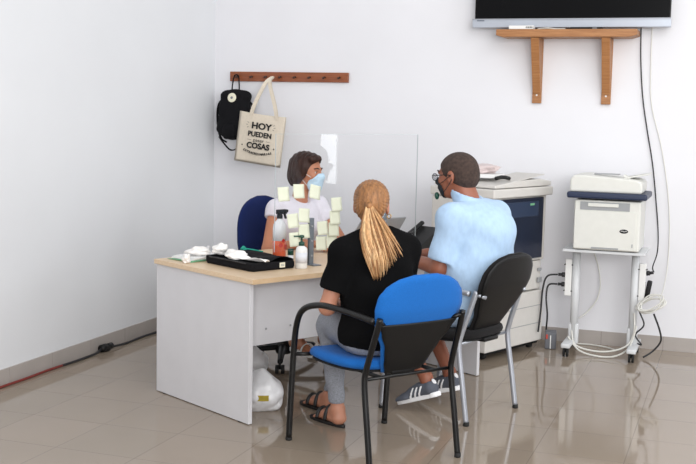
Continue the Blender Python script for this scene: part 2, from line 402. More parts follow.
def skirting(name, axis):
    bm = bmesh.new(); L = 7.3; n = int(L/0.412)+1
    a = 0.02
    edges = [0.0]+[x for x in np.arange(0.918-0.412*2, L, 0.412) if x > 0.03]+[L]
    for x0, x1 in zip(edges, edges[1:]):
        g = 0.0012
        if axis == 'x': box(bm, ((x0+x1)/2, -0.006, 0.0465), (x1-x0-2*g, 0.012, 0.093))
        else: box(bm, (0.006, -(x0+x1)/2, 0.0465), (0.012, x1-x0-2*g, 0.093))
    for f in bm.faces: f.material_index = 0
    if axis == 'x': box(bm, (L/2, -0.0045, 0.0455), (L, 0.009, 0.091), mi=1)
    else: box(bm, (0.0045, -L/2, 0.0455), (0.009, L, 0.091), mi=1)
    return struct(link(name, bm, [M['skirt'], M['skirt_joint']]))
skirting('baseboard_back', 'x'); skirting('baseboard_left', 'y')

# ================================================================== DESK
DU = Vector((0.4802, 0.8771, 0)); DN = Vector((0.8771, -0.4802, 0)); DO = Vector((1.609, -2.807, 0)); DANG = math.atan2(0.8771, 0.4802)
def D(s, y, z=0.0): return DO + DU*s - DN*y + Vector((0, 0, z))
def desk():
    t = thing('desk', 'office desk with beech top and light grey panels', 'desk', DO, DANG)
    bm = B((0.884, 0.448, 0.7275), (1.772, 0.896, 0.025), bev=0.002)
    link('desktop', bm, M['beech'], t)
    link('edge_band', B((0.884, -0.001, 0.7275), (1.770, 0.003, 0.024)), M['edge'], t)
    for s, n in ((0.026, 'end_panel'), (1.725, 'end_panel')):
        bm = B((s, 0.468, 0.358), (0.024, 0.850, 0.708), bev=0.0015)
        o = link(n, bm, M['panel'], t)
        bm = bmesh.new()
        for y in (0.12, 0.82): lathe(bm, [(0.014, 0), (0.016, 0.004)], (s, y, 0), 12)
        link('foot', bm, M['blackplas'], o)
    link('modesty_panel', B((0.877, 0.16, 0.542), (1.670, 0.018, 0.346), bev=0.001), M['panel'], t)
    # small holes line of the panel fixing
    bm = bmesh.new()
    for k in range(2): lathe(bm, [(0.006, 0), (0.006, 0.002)], (0, 0, 0), 10, Matrix.Translation((0.20+0.16*k, 0.150, 0.45)) @ Matrix.Rotation(PI/2, 4, 'X'))
    link('screw_cap', bm, M['inset_grey'], t)
desk()
DT = 0.740

# ================================================================== VISITOR CHAIRS
def visitor_chair(label, loc, rz, tubem, padm, shellm, armpadm, dx=0.0, wf=0.268, wb=0.26, dq=0.0, sc=1.0, tf=0.0):
    t = thing('visitor_chair', label, 'chair', loc, rz, None)
    r = 0.0140
    for sgn in (1, -1):
        y = wf*sgn; yb = wb*sgn
        fr = [(0.275, y, 0.012), (0.262, y, 0.20), (0.245, y, 0.42), (0.215, y*1.01, 0.575), (0.15, y*1.02, 0.655), (0.03, (y+yb)*0.51, 0.690), (-0.12-dq*0.5, yb*1.0, 0.688), (-0.255-dq, yb*0.93, 0.672)]
        link('arm', tube(bmesh.new(), fr, r*1.05, 12, 6, flat=1.0), tubem, t, True)
        bk = [(-0.265-dq, yb*0.97, 0.012), (-0.235-dq, yb*0.965, 0.20), (-0.205-dq, yb*0.955, 0.385), (-0.215-dq, yb*0.945, 0.46), (-0.262-dq, yb*0.92, 0.60), (-0.290-dq, yb*0.90, 0.688)]
        link('leg', tube(bmesh.new(), bk, r, 12, 6), tubem, t, True)
        bm = bmesh.new(); lathe(bm, [(0.0145, 0), (0.0155, 0.004), (0.0145, 0.022)], (0.275, y, 0), 12); lathe(bm, [(0.0145, 0), (0.0155, 0.004), (0.0145, 0.022)], (-0.266-dq, yb*0.97, 0), 12)
        link('foot_cap', bm, M['rubber'], t, True)
    bm = bmesh.new()
    tube(bm, [(-0.195-dq, wb*0.95, 0.405), (-0.195-dq, -wb*0.95, 0.405)], 0.008, 10, 0); tube(bm, [(0.19, 0.19, 0.400), (0.19, -0.19, 0.400)], 0.0095, 10, 0)
    for sg in (1, -1): tube(bm, [(0.243, wf*sg, 0.425), (0.20, 0.20*sg, 0.425)], 0.0095, 10, 0)
    for y in (0.15, -0.15): tube(bm, [(-0.195-dq, y, 0.405), (0.20, y, 0.405)], 0.0095, 10, 0)
    link('seat_rail', bm, tubem, t, True)
    # seat : rounded cushion above a plastic pan
    def outline(a, rx, ry, p=3.2):
        c, s_ = math.cos(a), math.sin(a); k = (abs(c)**p+abs(s_)**p)**(-1/p); x = c*k; y = s_*k
        return rx*x, ry*y*(1-0.06*(x < 0)*abs(x))
    def pad(z0, z1, rx, ry, cx, dish=0.0):
        bm = bmesh.new(); N = 48; rings = []
        prof = [(0.90, z0), (0.985, z0+0.25*(z1-z0)), (1.0, z0+0.5*(z1-z0)), (0.985, z0+0.8*(z1-z0)), (0.93, z1), (0.7, z1-dish*0.6), (0.35, z1-dish)]
        for k, z in prof:
            rings.append([bm.verts.new((cx+outline(2*PI*i/N, rx, ry)[0]*k, outline(2*PI*i/N, rx, ry)[1]*k, z - 0.02*max(0, (outline(2*PI*i/N, rx, ry)[0]*k-0.12)/0.1)**2)) for i in range(N)])
        for a, b in zip(rings, rings[1:]):
            for i in range(N): bm.faces.new((a[i], a[(i+1) % N], b[(i+1) % N], b[i]))
        bm.faces.new(rings[0][::-1]); bm.faces.new(rings[-1]); return bm
    s = link('seat', pad(0.418, 0.468, 0.250, 0.250, 0.025, 0.008), padm, t, True)
    link('seat_pan', pad(0.408, 0.424, 0.240, 0.240, 0.025), M['blackplas'], s, True)
    # backrest : surface in (v up, u across)
    def wid(v):   # half width by height fraction
        ks = [(0, 0.10), (0.12, 0.125), (0.28, 0.150), (0.42, 0.188), (0.55, 0.219), (0.68, 0.230), (0.80, 0.221), (0.90, 0.186), (0.96, 0.135), (1.0, 0.06)]
        for (a, x), (b, y) in zip(ks, ks[1:]):
            if v <= b:
                q = (v-a)/(b-a); return x+(y-x)*(q*q*(3-2*q)*0.5+q*0.5)
        return 0.06
    def surf(u, v, d):  # u -1..1
        z = 0.410+v*0.460; y = u*wid(v)*sc
        x = -0.185-dx*min(1, 0.35+v)-0.115*v+tf*(1-v)-0.02*math.sin(v*PI)+0.30*y*y*(0.4+v)
        return (x+d, y, z)
    def shell(v0, v1, d0, d1, k, edge=0.010, nu=16, nv=28):
        bm = bmesh.new(); fr = []; bk = []
        for j in range(nv+1):
            v = v0+(v1-v0)*j/nv; a = []; b = []
            for i in range(nu+1):
                u = -1+2*i/nu; ed = 1-(abs(u)**6)*0.85; ev = 1-(max(0, (v-0.93)/0.07)**3)*0.7*(v1 > 0.95)
                mid = (d0+d1)/2; hh = (d1-d0)/2*ed*ev
                a.append(bm.verts.new(surf(u*k, v, mid+hh))); b.append(bm.verts.new(surf(u*k, v, mid-hh)))
            fr.append(a); bk.append(b)
        for j in range(nv):
            for i in range(nu):
                bm.faces.new((fr[j][i], fr[j][i+1], fr[j+1][i+1], fr[j+1][i])); bm.faces.new((bk[j][i+1], bk[j][i], bk[j+1][i], bk[j+1][i+1]))
            bm.faces.new((bk[j][0], fr[j][0], fr[j+1][0], bk[j+1][0])); bm.faces.new((fr[j][nu], bk[j][nu], bk[j+1][nu], fr[j+1][nu]))
        for i in range(nu):
            bm.faces.new((bk[0][i], bk[0][i+1], fr[0][i+1], fr[0][i])); bm.faces.new((fr[nv][i], fr[nv][i+1], bk[nv][i+1], bk[nv][i]))
        return bm
    bp = link('backrest', shell(0, 1, -0.013, 0.022, 1.0), padm, t, True)
    link('back_shell', shell(0.0 if shellm is M['blackplas'] else 0, 0.53 if padm is M['blue'] else 0.985, -0.022, -0.008, 0.955), shellm, bp, True)
    bm = bmesh.new()
    box(bm, (-0.190-dx*0.3, 0, 0.412), (0.05, 0.13, 0.022), bev=0.006)
    link('back_bracket', bm, M['blackplas'], t, True)
    for sgn in (1, -1):
        bm = tube(bmesh.new(), [(-0.288-dq, (wb*0.90)*sgn, 0.672), (-0.255-dx*0.9, 0.185*sgn, 0.655)], 0.010, 8, 0)
        link('back_bracket', bm, tubem, t, True)
    return t
BC = Vector((2.245, -2.850, 0)); BA = math.radians(144.0)
visitor_chair('blue upholstered visitor chair with black tube frame under the woman in black', BC, BA, M['black_tube'], M['blue'], M['blackplas'], M['black_tube'], 0.085, 0.283, 0.255, 0.075, 1.05)
KC = Vector((2.435, -2.035, 0)); KA = math.radians(160.0)
visitor_chair('black visitor chair with silver tube frame under the man in light blue', KC, KA, M['silver'], M['blackfab'], M['blackplas'], M['silver'], 0.055, 0.262, 0.245, -0.020, 1.03, 0.06)

# ================================================================== OFFICE CHAIR (clerk)
CC = D(1.01, 1.02); CA = DANG - PI/2      # faces the visitors
def office_chair():
    t = thing('office_chair', 'navy backed swivel office chair behind the desk under the masked clerk', 'chair', CC, CA)
    # local x forward = -DN... ; chair forward is towards +DN
    bm = bmesh.new()
    lathe(bm, [(0.045, 0.06), (0.05, 0.075), (0.045, 0.12), (0.03, 0.13), (0.028, 0.28), (0.018, 0.285), (0.018, 0.42)], (0, 0, 0), 18)
    link('gas_column', bm, M['blackplas'], t, True)
    for k in range(5):
        a = 2*PI*k/5+0.52; c, s = math.cos(a), math.sin(a)
        l = link('base_leg', tube(bmesh.new(), [(0.03*c, 0.03*s, 0.10), (0.17*c, 0.17*s, 0.092), (0.30*c, 0.30*s, 0.07)], lambda q: 0.026-0.010*q, 10, 4, flat=0.8), M['blackplas'], t, True)
        bm = bmesh.new(); n = Vector((-s, c, 0))
        for w_ in (0.018, -0.018):
            p = Vector((0.30*c, 0.30*s, 0.027))+n*w_; cyl(bm, p-n*0.009, p+n*0.009, 0.027, 18)
        cyl(bm, (0.30*c, 0.30*s, 0.027), (0.30*c, 0.30*s, 0.075), 0.008)
        link('caster', bm, M['rubber'], l, True)
    bm = bmesh.new(); box(bm, (0.01, 0, 0.445), (0.44, 0.44, 0.06), bev=0.028, seg=4); link('seat', bm, M['navy'], t, True)
    link('seat_plate', B((0, 0, 0.412), (0.20, 0.18, 0.02), bev=0.005), M['blackplas'], t)
    link('back_stem', tube(bmesh.new(), [(-0.08, 0, 0.405), (-0.24, 0, 0.41), (-0.285, 0, 0.48), (-0.28, 0, 0.70)], 0.016, 8, 5, flat=1.6), M['blackplas'], t, True)
    bm = bmesh.new(); N = 26; nu = 18
    F = []; K = []
    for j in range(N+1):
        v = j/N; z = 0.60+0.425*v
        wv = 0.215*(1-max(0, (v-0.45)/0.55)**2.6)**0.5*(0.86+0.14*min(1, v*3)) if v < 1 else 0.03
        wv = max(wv, 0.035); fr = []; bk = []
        for i in range(nu+1):
            u = -1+2*i/nu; y = u*wv; x = -0.225-0.02*v+0.9*y*y*0.8; ed = 1-abs(u)**6*0.8; ev = 1-max(0, (v-0.9)/0.1)**2*0.7
            fr.append(bm.verts.new((x+0.022*ed*ev, y, z))); bk.append(bm.verts.new((x-0.022*ed*ev, y, z)))
        F.append(fr); K.append(bk)
    for j in range(N):
        for i in range(nu):
            bm.faces.new((F[j][i], F[j][i+1], F[j+1][i+1], F[j+1][i])); bm.faces.new((K[j][i+1], K[j][i], K[j+1][i], K[j+1][i+1]))
        bm.faces.new((K[j][0], F[j][0], F[j+1][0], K[j+1][0])); bm.faces.new((F[j][nu], K[j][nu], K[j+1][nu], F[j+1][nu]))
    for i in range(nu): bm.faces.new((K[0][i], K[0][i+1], F[0][i+1], F[0][i])); bm.faces.new((F[N][i], F[N][i+1], K[N][i+1], K[N][i]))
    link('backrest', bm, M['navy'], t, True)
office_chair()

# ================================================================== PEOPLE
class Frame:
    def __init__(s, o, ang): s.o = Vector(o); s.f = Vector((math.cos(ang), math.sin(ang), 0)); s.l = Vector((-math.sin(ang), math.cos(ang), 0)); s.ang = ang
    def __call__(s, x, y, z): return tuple(s.o+s.f*x+s.l*y+Vector((0, 0, z)))
def head_frame(c, yaw, pitch=0.0, roll=0.0):
    R = Matrix.Rotation(yaw, 3, 'Z') @ Matrix.Rotation(pitch, 3, 'Y') @ Matrix.Rotation(roll, 3, 'X')   # pitch>0 looks down
    Rn = np.array(R); c = np.array(c)
    P = lambda x, y, z: tuple(c+Rn@np.array((x, y, z), float))
    return P, Rn
def head_sdf(P, R, sc=1.0, jaw=1.0):
    e = lambda c, r: el(P(*[q*sc for q in c]), [q*sc for q in r], R)
    skull = U([e((-0.012, 0, 0.030), (0.094, 0.074, 0.082)), e((0.030, 0, -0.025), (0.060, 0.058*jaw, 0.075)), e((0.045, 0, -0.072), (0.034, 0.030*jaw, 0.024))], 0.03)
    nose = U([rc(P(0.086*sc, 0, 0.016*sc), P(0.104*sc, 0, -0.018*sc), 0.008*sc, 0.012*sc), e((0.094, 0.010, -0.023), (0.010, 0.007, 0.007)), e((0.094, -0.010, -0.023), (0.010, 0.007, 0.007))], 0.008)
    brow = rc(P(0.080*sc, 0.03*sc, 0.024*sc), P(0.080*sc, -0.03*sc, 0.024*sc), 0.009*sc)
    lips = U([e((0.089, 0, -0.047), (0.009, 0.020, 0.006)), e((0.086, 0, -0.057), (0.009, 0.017, 0.007))], 0.003)
    cheek = U([e((0.058, 0.036, -0.018), (0.026, 0.022, 0.024)), e((0.058, -0.036, -0.018), (0.026, 0.022, 0.024))], 0.01)
    ears = []
    for s in (1, -1):
        ears += [I(e((-0.008, 0.078*s, -0.004), (0.019, 0.010, 0.031)), neg(e((-0.003, 0.088*s, 0.0), (0.010, 0.007, 0.018)))), e((-0.004, 0.074*s, -0.026), (0.009, 0.007, 0.010))]
    socket = U([e((0.092, 0.031, 0.008), (0.016, 0.017, 0.011)), e((0.092, -0.031, 0.008), (0.016, 0.017, 0.011))], 0)
    d = U([skull, nose, brow, cheek, lips, U(ears, 0.004)], 0.010)
    return lambda Q: np.maximum(d(Q), -(socket(Q)-0.0))
def eyes(P, R, parent, sc=1.0, brow_m=None):
    for s in (1, -1):
        bm = bmesh.new(); bmesh.ops.create_uvsphere(bm, u_segments=14, v_segments=10, radius=0.0115*sc)
        bmesh.ops.translate(bm, verts=bm.verts, vec=P(0.0690*sc, 0.030*s*sc, 0.007*sc)); o = link('eye', bm, M['eye'], parent, True)
        bm = bmesh.new(); bmesh.ops.create_uvsphere(bm, u_segments=12, v_segments=8, radius=0.0078*sc)
        bmesh.ops.translate(bm, verts=bm.verts, vec=P(0.0735*sc, 0.030*s*sc, 0.007*sc)); link('iris', bm, M['iris'], o, True)
        if brow_m:
            link('eyebrow', tube(bmesh.new(), [P(0.089*sc, 0.014*s*sc, 0.028*sc), P(0.088*sc, 0.032*s*sc, 0.034*sc), P(0.072*sc, 0.050*s*sc, 0.030*sc)], 0.0035*sc, 6, 4), brow_m, parent, True)
def hand_sdf(wrist, fdir, palmn, side, sc=1.0, curl=0.5, spread=0.12):
    """fdir along the fingers, palmn out of the palm, side=+1 left hand / -1 right hand"""
    w_ = Vector(wrist); f = Vector(fdir).normalized(); n = Vector(palmn); n = (n-f*n.dot(f)).normalized(); t = f.cross(n)*side   # t towards the thumb
    T = tuple
    parts = [rc(T(w_), T(w_+f*0.075*sc), 0.022*sc, 0.024*sc, T(t), 1.45)]
    fing = []
    for k, (o_, L) in enumerate(((0.030, 0.072), (0.010, 0.080), (-0.010, 0.074), (-0.029, 0.058))):
        base = w_+f*0.080*sc+t*o_*sc; d = (f+t*(o_*spread*8)).normalized(); p = base; ps = [p]; a = curl*0.35
        for j, fr in enumerate((0.46, 0.31, 0.23)):
            dd = (d*math.cos(a)+n*math.sin(a)); p = p+dd*L*fr*sc; ps.append(p); a += curl*0.75
        fing.append(U([rc(T(ps[0]-d*0.02*sc), T(ps[0]), 0.0088*sc, 0.0086*sc)]+[rc(T(ps[i]), T(ps[i+1]), (0.0086-0.0007*i)*sc, (0.0080-0.0007*i)*sc) for i in range(3)], 0.003))
    tb = w_+f*0.022*sc+t*0.026*sc; t1 = tb+(f*0.62+t*0.65+n*0.30).normalized()*0.040*sc; t2 = t1+(f*0.85+t*0.25+n*0.35).normalized()*0.030*sc; t3 = t2+(f*0.95+n*0.3).normalized()*0.022*sc
    th = U([rc(T(tb), T(t1), 0.014*sc, 0.0105*sc), rc(T(t1), T(t2), 0.0105*sc, 0.0092*sc), rc(T(t2), T(t3), 0.0092*sc, 0.0078*sc)], 0.004)
    fs = U(fing, 0.0)
    pl = U([parts[0], th], 0.010)
    return lambda Q: smin(pl(Q), fs(Q), 0.006)
def foot_sdf(heel, toe, ankle, sc=1.0):
    h, t, a = Vector(heel), Vector(toe), Vector(ankle); d = (t-h).normalized(); lat = Vector((-d.y, d.x, 0)).normalized(); L = (t-h).length; up = lat.cross(d)*-1
    if up.z < 0: up = -up
    T = tuple
    fs = [rc(T(h+d*0.03+up*0.030), T(h+d*L*0.70+up*0.022), 0.030*sc, 0.020*sc, T(lat), 1.25), rc(T(a), T(h+d*L*0.62+up*0.028), 0.034*sc, 0.020*sc), rc(T(a), T(h+d*0.035+up*0.03), 0.034*sc, 0.028*sc)]
    toes = []
    for k in range(5):
        o_ = (-0.032+0.016*k)*sc; e_ = L*(0.97-0.035*(k if True else 0)); r = 0.011 if k == 0 else 0.0082
        toes.append(rc(T(h+d*L*0.70+lat*o_+up*0.014), T(h+d*(e_-r)+lat*o_+up*0.010), r, r*0.9))
    a_, b_ = U(fs, 0.02), U(toes, 0.002)
    return lambda Q: smin(a_(Q), b_(Q), 0.010)
def bounds(pts, pad):
    a = np.array(pts); return a.min(0)-pad, a.max(0)+pad

# ---------------------------------------------------------------- woman on the blue chair
def woman():
    fr = Frame(BC, BA)
    root = thing('person', 'woman seen from behind in black T-shirt and grey leggings with blonde ponytail', 'person', BC, 0)
    inv = -Vector(BC)
    LAT = tuple(fr.l); lat = fr.l
    pel = fr(-0.04, -0.01, 0.565); waist = fr(-0.025, -0.01, 0.72); chest = fr(-0.01, -0.012, 0.90); neck0 = fr(0.015, -0.02, 0.975); hc = fr(0.065, -0.020, 1.128)
    shl, shr = fr(0.0, 0.172, 0.925), fr(0.0, -0.175, 0.925)
    ell, elr = fr(0.03, 0.240, 0.680), fr(0.10, -0.245, 0.68)
    wrl, wrr = fr(0.235, 0.06, 0.640), fr(0.33, -0.12, 0.64)
    hipl, hipr = fr(0.0, 0.095, 0.545), fr(0.0, -0.095, 0.545)
    knl, knr = fr(0.355, 0.005, 0.520), fr(0.41, -0.15, 0.520)
    anl, anr = fr(0.355, -0.05, 0.085), fr(0.585, -0.15, 0.085)
    heell, toel = fr(0.310, -0.055, 0.012), fr(0.55, -0.03, 0.012)
    heelr, toer = fr(0.550, -0.155, 0.012), fr(0.80, -0.125, 0.012)
    P, R = head_frame(hc, BA-0.72, 0.12, 0.0)
    torso = [rc(pel, waist, 0.125, 0.118, LAT, 1.42), rc(waist, chest, 0.118, 0.112, LAT, 1.38), rc(shl, shr, 0.056), rc(fr(0.005, 0.035, 0.985), shl, 0.040, 0.046), rc(fr(0.005, -0.065, 0.985), shr, 0.040, 0.046), el(fr(0.07, -0.02, 0.83), (0.10, 0.14, 0.09), np.array(Matrix.Rotation(BA, 3, 'Z'))), el(fr(-0.05, 0.0, 0.54), (0.13, 0.19, 0.10), np.array(Matrix.Rotation(BA, 3, 'Z')))]
    arms = [rc(shl, ell, 0.053, 0.040), rc(ell, wrl, 0.039, 0.026), rc(shr, elr, 0.053, 0.040), rc(elr, wrr, 0.039, 0.026)]
    legs = [rc(hipl, knl, 0.090, 0.060), rc(hipr, knr, 0.090, 0.060), rc(knl, anl, 0.066, 0.036), rc(knr, anr, 0.058, 0.034)]
    calf = [el(tuple(Vector(knl).lerp(Vector(anl), 0.30)-fr.f*0.018), (0.050, 0.050, 0.10)), el(tuple(Vector(knr).lerp(Vector(anr), 0.30)-fr.f*0.018), (0.050, 0.050, 0.10))]
    neckf = rc(neck0, P(-0.02, 0, -0.05), 0.050, 0.046)
    hd = head_sdf(P, R, 0.98, 0.92)
    hl = hand_sdf(wrl, Vector(wrr)-Vector(wrl)+fr.f*0.12, (0, 0, -1), 1, 0.92, 0.7); hr = hand_sdf(wrr, Vector(wrl)-Vector(wrr)+fr.f*0.10+Vector((0, 0, 0.10)), (0, 0, -1), -1, 0.92, 0.7)
    fl, frt = foot_sdf(heell, toel, anl), foot_sdf(heelr, toer, anr)
    torso_f = U(torso, 0.05); bodyA = U([torso_f, U(arms, 0.02), neckf], 0.03); legsf = U(legs+calf, 0.03)
    def body(Q):
        clothed = off(U([torso_f], 0), -0.012)(Q)
        d = smin(clothed, U([rc(shl, ell, 0.044, 0.038), rc(ell, wrl, 0.039, 0.026), rc(shr, elr, 0.044, 0.038), rc(elr, wrr, 0.039, 0.026), neckf], 0.012)(Q), 0.02)
        d = smin(d, off(legsf, -0.007)(Q), 0.015); d = smin(d, hd(Q), 0.015)
        d = smin(d, hl(Q), 0.008); d = smin(d, hr(Q), 0.008); d = smin(d, fl(Q), 0.012); d = smin(d, frt(Q), 0.012)
        return d
    pts = [pel, chest, P(0, 0, 0.1), ell, elr, wrl, wrr, knl, knr, heell, toel, heelr, toer, shl, shr]
    lo, hi = bounds(pts, 0.15); lo[2] = -0.03
    ob = mesh_sdf('body', body, lo, hi, 0.0055, M['skin_w'])
    # T-shirt
    slL, slR = Vector(shl).lerp(Vector(ell), 0.68), Vector(shr).lerp(Vector(elr), 0.80)
    sleeve = U([rc(shl, tuple(slL), 0.066, 0.064), rc(shr, tuple(slR), 0.066, 0.064)], 0)
    armdL = (Vector(ell)-Vector(shl)); armdR = (Vector(elr)-Vector(shr))
    slv = U([I(rc(shl, tuple(slL+armdL*0.2), 0.064, 0.062), halfsp(tuple(slL), tuple(armdL))), I(rc(shr, tuple(slR+armdR*0.2), 0.064, 0.062), halfsp(tuple(slR), tuple(armdR)))], 0)
    hem = halfsp(fr(0, 0, 0.520), fr.__call__(0, 0, 0) and (0.15*fr.f.x, 0.15*fr.f.y, -1))
    tee = wrinkle(U([I(off(torso_f, 0.012), hem), slv], 0.025), 0.0035, 34)
    neckhole = el(fr(0.045, -0.015, 1.045), (0.075, 0.070, 0.045))
    teef = I(tee, neg(neckhole))
    lo2, hi2 = bounds([pel, chest, shl, shr, ell, elr, fr(0, 0, 0.45)], 0.19); hi2[2] = 1.06
    o2 = mesh_sdf('t_shirt', teef, lo2, hi2, 0.0065, M['tee'])
    # leggings
    pelf = I(off(torso_f, 0.003), halfsp(fr(0, 0, 0.64), (0, 0, 1)))
    lg = U([legsf, pelf], 0.02)
    cuts = [halfsp((0, 0, 0.125), (0, 0, -1))]
    seatcut = neg(lambda Q: Q[:, 2]-0.466)
    def legg(Q):
        d = lg(Q)+0.002*np.sin(Q[:, 2]*60+3*np.sin(Q[:, 0]*20)); d = np.maximum(d, 0.12-Q[:, 2]);
        loc = (Q-v3(tuple(BC)))@v3(tuple(fr.f)); onseat = (loc < 0.25)
        return np.where(onseat, np.maximum(d, 0.469-Q[:, 2]), d)
    lo3, hi3 = bounds([pel, knl, knr, anl, anr, hipl, hipr], 0.18)
    o3 = mesh_sdf('leggings', legg, lo3, hi3, 0.0065, M['legging'])
    # hair cap + ponytail
    e = lambda c, r: el(P(*c), r, R)
    cap = U([e((-0.020, 0, 0.034), (0.102, 0.084, 0.090)), e((-0.055, 0, -0.005), (0.062, 0.070, 0.075))], 0.02)
    face = U([e((0.085, 0, -0.03), (0.060, 0.085, 0.085)), e((0.02, 0.0, -0.10), (0.10, 0.12, 0.05))], 0.02)
    knot = rc(P(-0.085, 0, 0.010), P(-0.128, 0, -0.002), 0.030, 0.017)
    def ridg(Q):
        p = (Q-v3(P(0, 0, 0)))@R.astype(np.float32); a = np.arctan2(p[:, 1], p[:, 2]-0.03); return cap(Q)+0.0016*np.sin(a*34+4*p[:, 0])
    hairf = lambda Q: smin(np.maximum(ridg(Q), -face(Q)), knot(Q), 0.015)
    lo4, hi4 = bounds([P(0, 0, 0.03)], 0.16)
    o4 = mesh_sdf('hair', hairf, lo4, hi4, 0.004, M['blonde'])
    # strands of the ponytail falling over the back towards her right shoulder
    bm = bmesh.new(); rnd = random.Random(3)
    k0 = Vector(P(-0.130, 0, -0.004)); rt = Vector(R_); bk = -F_; bk.z = 0; bk.normalize()
    for i in range(430):
        a = rnd.uniform(-1, 1); b = rnd.uniform(-1, 1); a *= math.sqrt(1-0.5*b*b); end = rnd.uniform(0.86, 1.04); wisp = max(0, (a*0.5+0.5)*rnd.random()**1.6*1.15-0.12)
        st = k0+rt*0.012*a+Vector((0, 0, 0.010*b))
        p = [st]
        for q, ox, hw, z in ((0.25, 0.000, 0.028, -0.060), (0.5, 0.010, 0.046, -0.145), (0.75, 0.026, 0.038, -0.228), (1.0, 0.042, 0.018, -0.315)):
            z *= end
            ox += wisp*(0.095*q*q+0.020); z *= 1-0.36*wisp
            p.append(k0+rt*(ox+hw*a)+bk*(0.018+0.016*b*math.sin(q*PI*0.8)+0.095*max(0, min(1, (q-0.25)/0.6))-0.02*(q > 0.9))+Vector((0, 0, z)))
        nf = len(bm.faces); tube(bm, p, lambda t_, r0=rnd.uniform(0.0022, 0.0048): r0*(0.8+0.6*math.sin(min(1, t_*1.25)*PI*0.8))*(1-0.85*max(0, t_-0.70)/0.30), 5, 4)
        bm.faces.ensure_lookup_table(); mi = rnd.choice((0, 0, 1, 1, 2))
        for f in bm.faces[nf:]: f.material_index = mi
    o5 = link('ponytail', bm, [M['ponyblonde'], M['ponymid'], M['blonde']], None, True)
    bm = bmesh.new(); kk = [Vector(P(-0.122, 0, 0.0))+(Vector(P(0, 1, 0))-Vector(P(0, 0, 0)))*0.015*math.cos(a)+(Vector(P(0, 0, 1))-Vector(P(0, 0, 0)))*0.015*math.sin(a) for a in [2*PI*i/14 for i in range(14)]]
    tube(bm, kk, 0.0045, 6, 2, closed=True); o6 = link('hair_band', bm, M['blackfab'], None, True)
    parts = [ob, o2, o3, o4, o5, o6]
    # mask straps and ear ring
    bm = bmesh.new(); c_ = P(-0.004, -0.083, -0.036); tube(bm, [tuple(Vector(c_)+Vector((0.010*math.cos(a), 0, 0.010*math.sin(a)-0.008))) for a in [2*PI*i/10 for i in range(10)]], 0.0022, 6, 2, closed=True)
    parts.append(link('earring', bm, M['gold'], None, True))
    # mask over nose and mouth (turned away from the camera)
    mk = I(off(head_sdf(P, R, 0.98, 0.92), 0.006), neg(off(head_sdf(P, R, 0.98, 0.92), 0.002)), e((0.10, 0, -0.045), (0.075, 0.066, 0.052)))
    mo = mesh_sdf('face_mask', mk, *bounds([P(0.05, 0, -0.04)], 0.11), 0.0035, M['mask']); parts.append(mo)
    # sandals
    for h, tt in ((heell, toel), (heelr, toer)):
        hv, tv = Vector(h), Vector(tt); d = (tv-hv).normalized(); n = Vector((-d.y, d.x, 0)); L = (tv-hv).length+0.02
        bm = bmesh.new(); out = []
        for i in range(24):
            a = 2*PI*i/24; x = L/2*math.cos(a); wdt = 0.034+0.010*math.cos(a); y = wdt*math.copysign(abs(math.sin(a))**0.7, math.sin(a)); q = hv+d*(L/2-0.01+x)+n*y; out.append((q.x, q.y))
        prism(bm, out, 0.001, 0.016, bev=0.002)
        so = link('sandal', bm, M['sandal'], None, True)
        bm = bmesh.new()
        for tpos, hh in ((0.60, 0.052), (0.36, 0.075)):
            c0 = hv+d*L*tpos
            arc = [c0+n*0.043*math.cos(a)+Vector((0, 0, 0.010+hh*math.sin(a))) for a in [PI*i/10 for i in range(11)]]
            tube(bm, arc, 0.0032, 6, 2, flat=3.0)
        st = link('strap', bm, M['sandal'], None, True); st.parent = so
        parts.append(so)
    for o in parts: o.parent = root; o.matrix_parent_inverse = Matrix.Translation(inv)
    n0 = len(parts); tmp = eyes_group(P, R, root, inv, 0.98, M['brownhair'])
def eyes_group(P, R, root, inv, sc, bm_):
    before = set(COL.objects); eyes(P, R, root, sc, bm_)
    for o in set(COL.objects)-before:
        if o.parent == root: o.matrix_parent_inverse = Matrix.Translation(inv)
woman()

